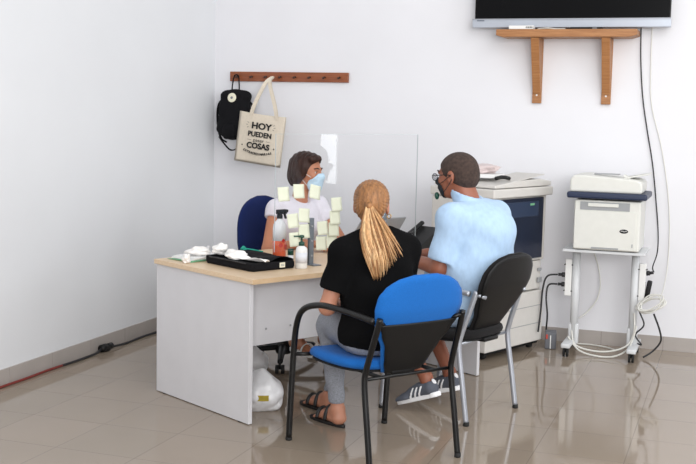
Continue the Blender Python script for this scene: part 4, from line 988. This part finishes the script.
# laptop, lid towards the visitors
t = thing('laptop', 'open grey laptop facing the clerk, its lid showing past the blonde head', 'laptop', D(1.22, 0.50, DT), DANG)
b_ = link('keyboard_deck', B((0, 0.125, 0.009), (0.36, 0.24, 0.016), bev=0.003), M['laptop'], t)
bm = bmesh.new()
for r_ in range(5):
    for c_ in range(13): box(bm, (-0.15+0.025*c_, 0.055+0.024*r_, 0.018), (0.020, 0.019, 0.003))
link('keyboard', bm, M['blackplas'], b_)
tl = math.radians(36)
lid = link('lid', B((0, -math.sin(tl)*0.118, 0.018+math.cos(tl)*0.118), (0.36, 0.008, 0.236), (tl, 0, 0), bev=0.002), M['laptop'], t)
link('display', B((0, -math.sin(tl)*0.118+0.0045*math.cos(tl), 0.018+math.cos(tl)*0.118+0.0045*math.sin(tl)), (0.335, 0.002, 0.205), (tl, 0, 0)), M['tvblack'], lid)
# black sloped case near the man
t = thing('desk_telephone', 'black wedge-shaped desk telephone between the two visitors', 'telephone', D(1.60, 0.43, DT), DANG+0.1)
bm = bmesh.new(); prism(bm, [(-0.11, 0.0), (0.10, 0.0), (0.10, 0.125), (0.08, 0.130), (-0.11, 0.035)], -0.09, 0.09, 'y', 0.004); link('phone_body', bm, M['blackplas'], t)
bm = tube(bmesh.new(), [(-0.10, 0.055, 0.060), (-0.05, 0.055, 0.088), (0.02, 0.055, 0.120), (0.08, 0.055, 0.150)], 0.016, 8, 4, flat=0.8); link('handset', bm, M['blackplas'], t, True)
o = link('paper_sheet', sheet(6, 6, lambda u, v: ((u-0.5)*0.21, (v-0.5)*0.15, 0.002+0.010*u*v), 0.001), M['paper'], None, True); o.location = D(1.545, 0.245, DT); o.rotation_euler = (0, 0, DANG+0.3)
tag(o, 'white paper sheet on the desk in front of the black telephone, beside the man\'s arm', 'paper')

# ================================================================== UNDER THE DESK
def bagf(name, label, c, r, seed, rz, prints):
    root = thing(name, label, 'bag', c, rz)
    bm = bmesh.new(); bmesh.ops.create_icosphere(bm, subdivisions=5, radius=1.0); rr = random.Random(seed)
    dirs = [Vector((rr.gauss(0, 1), rr.gauss(0, 1), rr.gauss(0, 1))).normalized() for _ in range(30)]
    for v in bm.verts:
        q = v.co.normalized(); f = 0.88+0.16*max(d.dot(q) for d in dirs)**14
        x, y, z = q.x*r[0]*f, q.y*r[1]*f, q.z*r[2]*f
        if q.z > 0.55: tp = (q.z-0.55)/0.45; x *= 1-0.55*tp; y *= 1-0.55*tp; z *= 1+0.25*tp
        v.co = (x, y, max(z, -0.72*r[2])+0.72*r[2])
    link('bag_body', bm, M['bag'], root, True)
    for (a, z, wd, hh, m_) in prints:
        bm = bmesh.new(); n_ = 6
        g = []
        for i in range(n_+1):
            aa = a+wd*(i/n_-0.5)
            g.append([bm.verts.new((r[0]*1.005*math.cos(aa), r[1]*1.005*math.sin(aa), zz)) for zz in (z-hh/2, z+hh/2)])
        for i in range(n_): bm.faces.new((g[i][0], g[i+1][0], g[i+1][1], g[i][1]))
        bmesh.ops.solidify(bm, geom=bm.faces[:], thickness=0.004)
        link('print', bm, m_, root)
    return root
bagf('plastic_bag', 'white plastic carrier bag with yellow print on the floor under the desk', D(0.265, 0.255, 0), (0.125, 0.125, 0.118), 2, 0, [(-1.15, 0.085, 0.5, 0.030, M['yellow'])])
b2 = bagf('plastic_bag', 'plain white plastic bag with dark handle further back under the desk', D(0.635, 0.90, 0), (0.13, 0.12, 0.110), 4, 0.3, [])
link('handle', tube(bmesh.new(), [(-0.06, -0.03, 0.185), (-0.05, -0.05, 0.225), (-0.01, -0.06, 0.235), (0.03, -0.05, 0.22), (0.05, -0.03, 0.18)], 0.008, 8, 4, flat=0.5), M['rubber'], b2, True)

# ================================================================== COAT RACK, BACKPACK, TOTE
t = thing('coat_rack', 'brown wooden wall rack with a row of dark hooks', 'coat rack', (0.612, 0, 1.806))
link('board', B((0, -0.010, 0), (0.952, 0.020, 0.072), bev=0.003), M['rackwood'], t)
for k in range(8):
    x = -0.41+0.117*k
    bm = bmesh.new(); lathe(bm, [(0.008, 0), (0.008, 0.003), (0.005, 0.005), (0.005, 0.024), (0.008, 0.027), (0.009, 0.032), (0.005, 0.035)], (0, 0, 0), 12, Matrix.Translation((x, -0.020, 0)) @ Matrix.Rotation(PI/2+0.15, 4, 'X'))
    link('hook', bm, M['hook'], t, True)
def backpack():
    X0, Y0, Z0 = 0.205, -0.020, 1.30
    t = thing('backpack', 'black backpack with a round cream badge hanging from the left end of the rack', 'backpack', (X0, Y0, Z0))
    f = U([rc((0.012, -0.06, 0.355), (-0.005, -0.06, 0.11), 0.052, 0.060, (1, 0, 0), 2.35), el((0.09, -0.06, 0.36), (0.04, 0.045, 0.035)), el((-0.065, -0.06, 0.36), (0.04, 0.045, 0.035)), el((0, -0.075, 0.12), (0.12, 0.066, 0.09))], 0.02)
    g = I(f, halfsp((0, -0.125, 0), (0, -1, 0)))
    g = wrinkle(g, 0.003, 30)
    mesh_sdf('pack_body', I(g, halfsp((0, -0.004, 0), (0, 1, 0))), (-0.19, -0.16, 0.0), (0.19, 0.03, 0.46), 0.006, M['bpblack'], t)
    mesh_sdf('front_pocket', wrinkle(rc((-0.045, -0.108, 0.10), (0.02, -0.108, 0.10), 0.030, 0.030, (0, 0, 1), 2.0), 0.003, 40), (-0.13, -0.19, 0.0), (0.13, -0.04, 0.22), 0.006, M['bpblack'], t)
    bm = bmesh.new(); lathe(bm, [(0.034, 0), (0.035, 0.003), (0.031, 0.006)], (0, 0, 0), 24, Matrix.Translation((0.004, -0.112, 0.345)) @ Matrix.Rotation(PI/2-0.15, 4, 'X')); b = link('badge', bm, M['badge'], t, False)
    bm = bmesh.new(); lathe(bm, [(0.010, 0), (0.010, 0.001)], (0, 0, 0), 12, Matrix.Translation((0.004, -0.1185, 0.345)) @ Matrix.Rotation(PI/2-0.15, 4, 'X')); link('badge_mark', bm, M['greyprint'], b)
    bm = tube(bmesh.new(), [(-0.03, -0.045, 0.385), (-0.028, -0.036, 0.45), (-0.020, -0.028, 0.505), (-0.002, -0.028, 0.518), (0.016, -0.028, 0.505), (0.026, -0.036, 0.45), (0.03, -0.045, 0.385)], 0.007, 8, 4, flat=0.6); link('hanging_loop', bm, M['bpblack'], t, True)
    for s in (-1, 1):
        bm = tube(bmesh.new(), [(0.06*s, -0.05, 0.36), (0.135*s, -0.045, 0.30), (0.146*s, -0.05, 0.18), (0.115*s, -0.06, 0.05), (0.06*s, -0.07, 0.012)], 0.013, 8, 5, flat=0.5); st = link('shoulder_strap', bm, M['bpblack'], t, True)
    bm = tube(bmesh.new(), [(-0.12, -0.07, 0.05), (-0.075, -0.085, 0.005), (-0.02, -0.085, -0.045), (0.03, -0.085, -0.035), (0.045, -0.08, 0.02)], 0.008, 8, 5, flat=0.6); link('loose_strap', bm, M['bpblack'], t, True)
backpack()
def tote():
    tilt = math.radians(6.5)
    t = thing('tote_bag', 'cream cotton tote bag printed with black lettering, hanging from the rack', 'tote bag', (0.472, -0.200, 1.345))
    t.rotation_euler = (0, tilt, 0)
    W2, H2 = 0.187, 0.186
    def fn(u, v, s):
        x = (u-0.5)*2*W2*(1+0.01*(1-v)); z = (v-0.5)*2*H2-0.006*math.sin(u*PI)*(v > 0.9); y = s*(0.010*math.sin(u*PI)*math.sin(v*PI)**0.6)+0.003*math.sin(5*u+3*v)
        return (x, y, z)
    bm = bmesh.new(); n = 16; G = {}
    for s in (-1, 1):
        for i in range(n+1):
            for j in range(n+1):
                e_ = i in (0, n) or j == 0
                k = (0 if e_ else s, i, j)
                if k not in G: G[k] = bm.verts.new(fn(i/n, j/n, s if not e_ else 0))
        for i in range(n):
            for j in range(n):
                q = [G[(0 if (a in (0, n) or b == 0) else s, a, b)] for a, b in ((i, j), (i+1, j), (i+1, j+1), (i, j+1))]
                try: bm.faces.new(q if s < 0 else q[::-1])
                except ValueError: pass
    link('bag_body', bm, M['canvas'], t, True)
    for s, dy in ((-1, -0.006), (1, 0.006)):
        x1 = 0.083
        pts = [(-0.095, dy, H2-0.03), (-0.075, dy, H2+0.06), (-0.030, dy+0.05, H2+0.225), (-0.014, dy+0.135, H2+0.268), (0.004, dy+0.05, H2+0.225), (0.090, dy, H2+0.06), (0.115, dy, H2-0.03)]
        bm = bmesh.new(); c = catmull(pts, 5); r0 = []
        for i, p in enumerate(c):
            tg = (c[min(i+1, len(c)-1)]-c[max(i-1, 0)]).normalized(); sd = tg.cross(Vector((0, 1, 0))).normalized()*0.0125
            r0.append([bm.verts.new(p+sd+Vector((0, -0.001, 0))), bm.verts.new(p-sd+Vector((0, -0.001, 0))), bm.verts.new(p-sd+Vector((0, 0.001, 0))), bm.verts.new(p+sd+Vector((0, 0.001, 0)))])
        for a, b in zip(r0, r0[1:]):
            for k in range(4): bm.faces.new((a[k], a[(k+1) % 4], b[(k+1) % 4], b[k]))
        link('handle', bm, M['canvas'], t)
    Rx = Matrix.Rotation(PI/2, 4, 'X')
    def tx(s_, size, x, z, bold=0.0, sx=1.0, rot=0.0):
        return text_mesh('lettering', s_, size, Matrix.Translation((x, -0.0155, z)) @ Matrix.Rotation(rot, 4, 'Y') @ Rx, M['ink'], t, bold, 0.0006, sx)
    cx = -0.004
    tx('HOY', 0.064, cx+0.01, 0.092, 0.0024, 1.15); tx('PUEDEN', 0.052, cx+0.004, 0.030, 0.0018, 0.98); tx('pasar', 0.036, cx, -0.012, 0.0, 1.15); tx('COSAS', 0.058, cx, -0.055, 0.0024, 1.02)
    word = 'EXTRAORDINARIAS'; n = len(word)
    for i, ch in enumerate(word):
        q = (i/(n-1)-0.5)*2; tx(ch, 0.023, cx+0.108*q, -0.112+0.020*q*q, 0.0008, 1.0, -0.30*q)
    bm = bmesh.new()
    for (x, z, a) in ((-0.098, 0.112, 0.5), (-0.106, 0.095, 0.0), (-0.098, 0.078, -0.5), (0.108, 0.112, -0.5), (0.116, 0.095, 0.0), (0.108, 0.078, 0.5)):
        box(bm, (cx+x, -0.0155, z), (0.014, 0.001, 0.0025), (0, a, 0))
    for x in (-0.075, 0.075): box(bm, (cx+x, -0.0155, -0.012), (0.030, 0.001, 0.002))
    for x in (-0.128, 0.128): box(bm, (cx+x, -0.0155, -0.058), (0.009, 0.001, 0.009), (0, PI/4, 0))
    link('ornament', bm, M['ink'], t)
tote()

# ================================================================== TELEVISION, SHELF
t = thing('television', 'large flat black television with silver lower frame above the wooden shelf', 'television', (2.681, -0.10, 2.153))
bm = B((0, 0.03, 0.40), (1.30, 0.05, 0.74), bev=0.008); link('casing', bm, M['blackplas'], t)
link('display', B((0, -0.0005, 0.425), (1.29, 0.012, 0.715)), M['tvblack'], t)
link('lower_frame', B((0, -0.004, 0.0275), (1.316, 0.045, 0.055), bev=0.004), M['tvsilver'], t)
link('trim_line', B((0, -0.0275, 0.057), (1.316, 0.003, 0.006)), M['silver'], t)
bm = bmesh.new(); box(bm, (-0.60, -0.0275, 0.047), (0.05, 0.002, 0.005)); link('maker_mark', bm, M['band'], t)
link('wall_mount', B((0, 0.0735, 0.40), (0.4, 0.045, 0.3)), M['blackplas'], t)
t = thing('wall_shelf', 'honey-coloured wooden shelf on two brackets below the television', 'shelf', (2.673, 0, 2.112))
bm = bmesh.new(); prism(bm, [(-0.465, -0.015), (-0.425, -0.027), (0.420, -0.027), (0.465, -0.012), (0.462, 0.024), (-0.463, 0.024)], -0.215, -0.001, 'y', 0.003)
link('board', bm, M['shelfwood'], t)
for x in (-0.205, 0.262):
    bm = bmesh.new(); box(bm, (x, -0.0145, -0.247), (0.062, 0.027, 0.436), bev=0.003)
    b_ = link('bracket', bm, M['shelfwood'], t)
    bm = bmesh.new(); prism(bm, [(-0.195, -0.029), (-0.028, -0.029), (-0.028, -0.40), (-0.040, -0.40)], x-0.027, x+0.027, 'x', 0.002); link('gusset', bm, M['shelfwood'], b_)
    bm = bmesh.new(); lathe(bm, [(0.007, 0), (0.006, 0.002)], (0, 0, 0), 10, Matrix.Translation((x, -0.028, -0.41)) @ Matrix.Rotation(PI/2, 4, 'X')); link('screw', bm, M['white'], b_)
t = thing('network_box', 'small white box with barcode sticker lying on the left of the wooden shelf', 'box', (2.375, -0.17, 2.1368))
link('casing', B((0, 0, 0.0125), (0.165, 0.07, 0.0235), bev=0.002), M['white'], t)
bm = bmesh.new()
for k in range(9): box(bm, (0.035+0.0052*k, -0.0355, 0.012), (0.0024 if k % 3 else 0.0035, 0.001, 0.011))
link('barcode', bm, M['ink'], t)
t = thing('set_top_box', 'flat black set-top box on the wooden shelf under the television', 'set-top box', (2.80, -0.12, 2.1368))
link('casing', B((0, 0, 0.007), (0.20, 0.13, 0.013), bev=0.002), M['blackplas'], t)
bm = bmesh.new(); box(bm, (0.06, -0.066, 0.007), (0.03, 0.001, 0.005)); link('front_display', bm, M['inset_grey'], t)
cable('shelf_cable', [(2.48, -0.15, 2.143), (2.55, -0.17, 2.146), (2.60, -0.13, 2.143), (2.66, -0.14, 2.144)], 0.004, M['cable_w'], 'short white cable lying on the wooden shelf between the two boxes')

# ================================================================== PHOTOCOPIER
CA_ = Vector((0.386, 0.9225, 0)); cang = math.atan2(0.9225, 0.386)
C0 = Vector((2.612, -0.285, 0))
def copier():
    # local x = along the visible side (towards the back wall end = 0, towards camera negative), local y = into the body
    t = thing('photocopier', 'tall light grey office photocopier with dark blue panel behind the man', 'photocopier', C0, cang)
    L, Dp = 0.66, 0.46
    bm = bmesh.new(); prism(bm, [(-L, 0.0), (0, 0.0), (0, Dp), (-L, Dp)], 0.055, 0.40, 'z', 0.006); box(bm, (-L/2, Dp/2, 0.22), (L-0.02, Dp-0.02, 0.30)); link('paper_cabinet', bm, M['cop'], t)
    bm = bmesh.new(); prism(bm, [(-L, 0.015), (-0.02, 0.015), (-0.02, Dp), (-L, Dp)], 0.408, 0.60, 'z', 0.006); link('tray_cabinet', bm, M['cop'], t)
    bm = bmesh.new(); prism(bm, [(-L, 0.008), (0.0, 0.008), (0.0, Dp), (-L, Dp)], 0.606, 1.035, 'z', 0.006); link('engine_cabinet', bm, M['cop'], t)
    p = link('side_door', B((-0.315, 0.002, 0.825), (0.53, 0.02, 0.405), bev=0.006), M['cop_dark'], t)
    link('side_door_lip', B((-0.335, -0.008, 0.955), (0.43, 0.012, 0.10), bev=0.004), M['cop_mid'], p)
    bm = bmesh.new(); box(bm, (-0.20, -0.014, 0.985), (0.05, 0.003, 0.014), bev=0.001); link('door_label', bm, M['greenpaper'], p)
    bm = bmesh.new()
    for z in (0.18, 0.30): box(bm, (-L/2, -0.001, z), (L-0.04, 0.004, 0.004))
    link('tray_seam', bm, M['inset_grey'], t)
    bm = bmesh.new(); box(bm, (-0.05, 0.003, 0.47), (0.05, 0.012, 0.035), bev=0.004); box(bm, (-0.055, 0.003, 0.54), (0.04, 0.010, 0.020), bev=0.003); link('latch', bm, M['inset_grey'], t)
    bm = bmesh.new(); prism(bm, [(-L-0.01, -0.035), (0.015, -0.035), (0.015, Dp+0.01), (-L-0.01, Dp+0.01)], 1.04, 1.098, 'z', 0.008); link('scanner_bed', bm, M['cop'], t)
    bm = bmesh.new(); prism(bm, [(-L+0.02, 1.102), (0.010, 1.102), (0.010, 1.132), (-0.12, 1.150), (-0.40, 1.142), (-L+0.02, 1.121)], -0.02, Dp, 'y', 0.006)
    fd = link('document_feeder', bm, M['cop'], t)
    link('feeder_tray', B((-0.22, 0.10, 1.160), (0.34, 0.22, 0.006), (0, -0.10, 0.05), bev=0.002), M['cop'], fd)
    link('rear_column', B((0.012, Dp*0.5, 0.70), (0.024, Dp*0.8, 0.70), bev=0.006), M['cop'], t)
    bm = bmesh.new(); prism(bm, [(-L+0.02, 0.02), (-0.02, 0.02), (-0.02, Dp-0.02), (-L+0.02, Dp-0.02)], 0.035, 0.058); link('plinth', bm, M['blackplas'], t)
    for sx in (-L+0.06, -0.06):
        for sy in (0.06, Dp-0.06):
            bm = bmesh.new(); cyl(bm, (sx-0.012, sy, 0.020), (sx+0.012, sy, 0.020), 0.020, 16); link('caster', bm, M['rubber'], t, True)
copier()
def CP(x, y, z): return C0+CA_*x+Vector((-0.9225, 0.386, 0))*y+Vector((0, 0, z))
o = link('paper_stack', B((0, 0, 0.012), (0.21, 0.297, 0.022), (0, 0, 0.0)), M['paper'], None); o.location = CP(-0.44, 0.26, 1.158); o.rotation_euler = (0, 0, cang+0.3); tag(o, 'flat stack of paper on top of the photocopier under the pink wrapping', 'paper')
crumple('wrapping', 'crumpled pinkish clear wrapping on top of the photocopier', 'wrapping', CP(-0.42, 0.24, 1.182), (0.120, 0.10, 0.040), M['pink'], 29, rz=0.6)
o = link('stapler', U and tube(bmesh.new(), [(-0.07, 0, 0.016), (-0.02, 0, 0.022), (0.03, 0, 0.020), (0.075, 0, 0.012)], 0.014, 10, 4, flat=0.9), M['blackplas'], None, True)
o.location = CP(-0.47, 0.045, 1.145); o.rotation_euler = (0, 0, cang); tag(o, 'small black tool lying on the photocopier beside the man\'s head', 'tool')

# ================================================================== PRINTER CART AND PRINTER
def cart():
    t = thing('printer_cart', 'light grey metal trolley on casters carrying the white printer', 'trolley', (3.020, -0.33, 0), math.radians(0))
    link('top_plate', B((0, 0, 0.700), (0.520, 0.36, 0.018), bev=0.004), M['cartm'], t)
    for s in (-1, 1):
        x = 0.190*s; xf = x+(0.015 if s > 0 else -0.022)
        link('pole', tube(bmesh.new(), [(x, 0, 0.072), (x, 0, 0.692)], 0.026, 20, 0), M['cartm'], t, True)
        link('collar', B((x, 0, 0.125), (0.068, 0.045, 0.14), bev=0.012, seg=3), M['cartm'], t, True)
        ft = link('foot_bar', B((xf, 0.0, 0.074), (0.06, 0.40, 0.030), bev=0.008, seg=3), M['cartm'], t, True)
        for y in (-0.17, 0.17):
            bm = bmesh.new()
            for w_ in (-0.011, 0.011): cyl(bm, (xf+w_-0.006, y, 0.029), (xf+w_+0.006, y, 0.029), 0.029, 18)
            cyl(bm, (xf, y, 0.029), (xf, y, 0.062), 0.007, 10)
            link('caster', bm, M['rubber'], ft, True)
    link('cross_bar', B((0, 0.0, 0.682), (0.42, 0.04, 0.018), bev=0.003), M['cartm'], t)
cart()
def printer():
    t = thing('printer', 'white multifunction printer with navy band on the metal trolley', 'printer', (3.028, -0.33, 0.7095), 0)
    link('casing', B((0.005, 0.0, 0.165), (0.415, 0.38, 0.32), bev=0.012, seg=3), M['ivory'], t)
    link('foot_strip', B((0, 0, 0.003), (0.36, 0.32, 0.006)), M['brick'], t)
    link('front_panel', B((-0.005, -0.193, 0.135), (0.385, 0.008, 0.245), bev=0.003), M['ivory'], t)
    bm = bmesh.new(); box(bm, (-0.02, -0.1945, 0.092), (0.34, 0.002, 0.0025)); box(bm, (0.0, -0.1975, 0.020), (0.17, 0.004, 0.010)); link('tray_seam', bm, M['inset_grey'], t)
    bm = bmesh.new(); box(bm, (-0.01, -0.1905, 0.288), (0.31, 0.006, 0.052)); link('output_slot', bm, M['inset_grey'], t)
    link('output_guard', B((-0.02, -0.196, 0.296), (0.19, 0.010, 0.022), bev=0.002), M['ivory'], t)
    bm = bmesh.new(); bmesh.ops.create_circle(bm, cap_ends=True, radius=1, segments=28, matrix=Matrix.Translation((0.115, -0.1985, 0.135)) @ Matrix.Rotation(PI/2, 4, 'X') @ Matrix.Diagonal((0.027, 0.013, 1, 1)))
    bmesh.ops.solidify(bm, geom=bm.faces[:], thickness=0.002); b = link('oval_badge', bm, M['ink'], t)
    bm = bmesh.new(); tube(bm, [(0.096, -0.2005, 0.136), (0.106, -0.2005, 0.138), (0.118, -0.2005, 0.133), (0.128, -0.2005, 0.137), (0.134, -0.2005, 0.135)], 0.0018, 6, 3); link('badge_line', bm, M['white'], b, True)
    link('key_switch', B((0.170, -0.198, 0.045), (0.006, 0.003, 0.022)), M['inset_grey'], t)
    link('control_band', B((0.0, -0.015, 0.356), (0.50, 0.42, 0.040), bev=0.012, seg=3), M['band'], t)
    bm = bmesh.new(); prism(bm, [(-0.235, 0.376), (0.215, 0.376), (0.215, 0.44), (0.19, 0.462), (-0.15, 0.485), (-0.215, 0.480), (-0.235, 0.455)], -0.20, 0.17, 'y', 0.012)
    ld = link('scanner_lid', bm, M['ivory'], t)
    bm = bmesh.new(); box(bm, (0.165, -0.01, 0.482), (0.17, 0.24, 0.008), (0, -0.20, 0), bev=0.003); box(bm, (0.125, -0.08, 0.466), (0.08, 0.09, 0.012), (0, 0.5, 0), bev=0.003); link('paper_tray', bm, M['ivory'], ld)
    link('lid_ridge', B((-0.02, -0.05, 0.488), (0.16, 0.06, 0.006), bev=0.002), M['inset_grey'], ld)
printer()
# power strips strapped to the poles
def strip(x, y, label, sd):
    t = thing('power_strip', label, 'power strip', (x, y, 0.38))
    link('casing', B((0, 0, 0.12), (0.044, 0.038, 0.245), bev=0.006), M['white'], t)
    for z in (0.03, 0.205): link('cable_tie', B((-0.014*sd, 0.004, z), (0.086, 0.044, 0.006), bev=0.001), M['cable_b'], t)
    bm = bmesh.new()
    for z in (0.06, 0.12, 0.17):
        for yy in (-0.008, 0.008): lathe(bm, [(0.0025, 0), (0.0025, 0.001)], (0, 0, 0), 8, Matrix.Translation((0.0225*sd, yy, z)) @ Matrix.Rotation(PI/2, 4, 'Y'))
    link('socket_holes', bm, M['cable_b'], t)
    return t
strip(2.782, -0.33, 'white power strip on the trolley pole nearer the photocopier', -1)
strip(3.258, -0.33, 'white power strip on the trolley pole nearer the wall cables', 1)
def plug(name, c, d, label):
    t = thing(name, label, 'plug', c)
    bm = bmesh.new(); d = Vector(d).normalized(); cyl(bm, (0, 0, 0), tuple(d*0.022), 0.016, 14); cyl(bm, tuple(d*0.020), tuple(d*0.045), 0.010, 12); link('plug_body', bm, M['cable_b'], t, True)
    return t
plug('power_plug', (2.7595, -0.33, 0.515), (-1, -0.1, 0), 'upper black plug in the left power strip')
plug('power_plug', (2.7595, -0.33, 0.450), (-1, -0.1, 0), 'lower black plug in the left power strip')
plug('power_plug', (3.2805, -0.33, 0.560), (1, 0, 0.2), 'upper black plug in the right power strip')
o = link('power_adapter', B((0, 0, 0), (0.032, 0.05, 0.12), (0, 0.15, 0), bev=0.010, seg=3), M['blackplas'], None, True); o.location = (3.2975, -0.33, 0.455); tag(o, 'black power adapter plugged into the right power strip', 'adapter')
cable('power_cable', [(2.713, -0.34, 0.515), (2.645, -0.345, 0.50), (2.618, -0.345, 0.42), (2.61, -0.35, 0.26), (2.60, -0.36, 0.12)], 0.006, M['cable_b'], 'black cable from the upper plug down beside the photocopier')
cable('power_cable', [(2.713, -0.34, 0.450), (2.655, -0.345, 0.44), (2.642, -0.345, 0.36), (2.655, -0.35, 0.24), (2.648, -0.33, 0.135)], 0.006, M['cable_b'], 'black cable from the lower plug into the grey floor box')
t = thing('power_box', 'small grey power box with red switch on the floor beside the photocopier', 'power box', (2.672, -0.27, 0), math.radians(8))
link('casing', B((0, 0, 0.058), (0.075, 0.10, 0.115), bev=0.006), M['brick'], t); link('switch', B((-0.025, -0.051, 0.085), (0.014, 0.004, 0.03), bev=0.001), M['redplas'], t); link('side_stripe', B((0.0, -0.0515, 0.05), (0.006, 0.004, 0.09)), M['white'], t)
# wall cables (behind the cart)
cable('television_cable', [(3.143, -0.022, 2.160), (3.150, -0.012, 1.95), (3.175, -0.010, 1.70), (3.215, -0.010, 1.48), (3.262, -0.012, 1.25), (3.300, -0.015, 0.98), (3.322, -0.04, 0.80), (3.330, -0.15, 0.68), (3.315, -0.28, 0.60), (3.326, -0.325, 0.572)], 0.0042, M['cable_b'], 'thin black cable running down the wall from the television to the trolley')
cable('wall_cable', [(3.213, -0.02, 2.20), (3.217, -0.010, 1.90), (3.235, -0.010, 1.65), (3.310, -0.012, 1.38), (3.365, -0.012, 1.10), (3.392, -0.015, 0.85), (3.395, -0.03, 0.60), (3.385, -0.15, 0.46), (3.37, -0.30, 0.39)], 0.0035, M['cable_w'], 'thin white cable running down the wall right of the black one')
# coil of white cable hanging on the right pole
bm = bmesh.new(); rr = random.Random(9)
for k in range(5):
    a0 = rr.uniform(-0.7, 0.6); kk = rr.uniform(0.85, 1.25); pts = []
    for i in range(14):
        a = 2*PI*i/14; px = 0.080*kk*math.cos(a); pz = 0.036*(2-kk)*(1+0.2*(k%2))*math.sin(a); ca, sa = math.cos(0.55+a0*0.5), math.sin(0.55+a0*0.5)
        pts.append((3.325+px*ca-pz*sa, -0.40-0.010*k+0.02*math.sin(a), 0.362+px*sa+pz*ca+0.006*k))
    tube(bm, pts, 0.0050, 7, 3, closed=True)
tag(link('cable_coil', bm, M['cable_w'], None, True), 'coil of white cable hanging at the right side of the trolley', 'cable')
cable('tail_cable', [(3.345, -0.40, 0.31), (3.385, -0.37, 0.20), (3.392, -0.33, 0.12), (3.345, -0.32, 0.05), (3.29, -0.36, 0.012)], 0.006, M['cable_b'], 'black cable dropping to the floor right of the trolley')
cable('adapter_cable', [(3.298, -0.335, 0.395), (3.250, -0.365, 0.33), (3.285, -0.375, 0.23), (3.235, -0.375, 0.16), (3.275, -0.38, 0.10), (3.25, -0.36, 0.10)], 0.005, M['cable_b'], 'wavy black cable along the right pole of the trolley')
cable('printer_cable', [(2.83, -0.08, 0.72), (2.90, -0.06, 0.66), (2.955, -0.05, 0.48), (2.95, -0.06, 0.34), (2.89, -0.10, 0.24), (2.84, -0.16, 0.20)], 0.0045, M['cable_w'], 'white cable hanging in a bow between the trolley poles')
cable('floor_cable', [(2.815, -0.30, 0.24), (2.825, -0.36, 0.13), (2.86, -0.40, 0.06), (2.98, -0.41, 0.035), (3.10, -0.40, 0.045), (3.19, -0.38, 0.09), (3.225, -0.375, 0.18), (3.22, -0.37, 0.30)], 0.006, M['cable_w'], 'upper white cable slung low between the trolley poles')
cable('floor_cable', [(2.80, -0.37, 0.11), (2.88, -0.42, 0.035), (2.99, -0.44, 0.010), (3.10, -0.43, 0.012), (3.18, -0.40, 0.05), (3.215, -0.385, 0.11), (3.24, -0.38, 0.22)], 0.006, M['cable_w'], 'lower white cable sagging to the floor between the trolley poles')
cable('floor_cable', [(2.78, -0.10, 0.008), (2.90, -0.08, 0.008), (3.02, -0.12, 0.008), (3.10, -0.20, 0.008)], 0.005, M['cable_w'], 'white cable lying on the floor against the skirting behind the trolley')
# left wall floor cable
t = thing('connector', 'black plug and socket joint on the cable by the left wall', 'connector', (0.045, -1.62, 0))
bm = bmesh.new(); cyl(bm, (0, -0.055, 0.026), (0.0, 0.0, 0.026), 0.024, 14); cyl(bm, (0, 0.0, 0.026), (0.006, 0.060, 0.026), 0.020, 14); box(bm, (0.0, 0.0, 0.016), (0.045, 0.05, 0.030), bev=0.005); link('socket', bm, M['blackplas'], t, True)
cable('extension_cable', [(0.05, -1.56, 0.018), (0.055, -1.40, 0.008), (0.045, -1.15, 0.008), (0.06, -0.95, 0.008), (0.05, -0.7, 0.008), (0.06, -0.3, 0.008)], 0.0075, M['cable_b'], 'black cable along the left wall running from the joint behind the desk')
cable('extension_cable', [(0.045, -1.672, 0.022), (0.050, -1.76, 0.009), (0.050, -1.95, 0.008), (0.042, -2.10, 0.008)], 0.0075, M['cable_b'], 'short dark cable between the joint and the red cable by the left wall')
cable('extension_cable', [(0.042, -2.10, 0.008), (0.036, -2.25, 0.008), (0.040, -2.45, 0.008), (0.034, -2.75, 0.008), (0.045, -3.1, 0.008)], 0.0075, M['cable_r'], 'dark red cable lying along the left wall skirting')

for o in list(COL.objects):
    if o.type == 'MESH' and o.name.split('.')[0] in ('foot_cap', 'foot', 'screw_cap', 'bolt', 'strap', 'label_dots', 'latch', 'ear_loop', 'tray_seam', 'polished_edge'): explode(o)
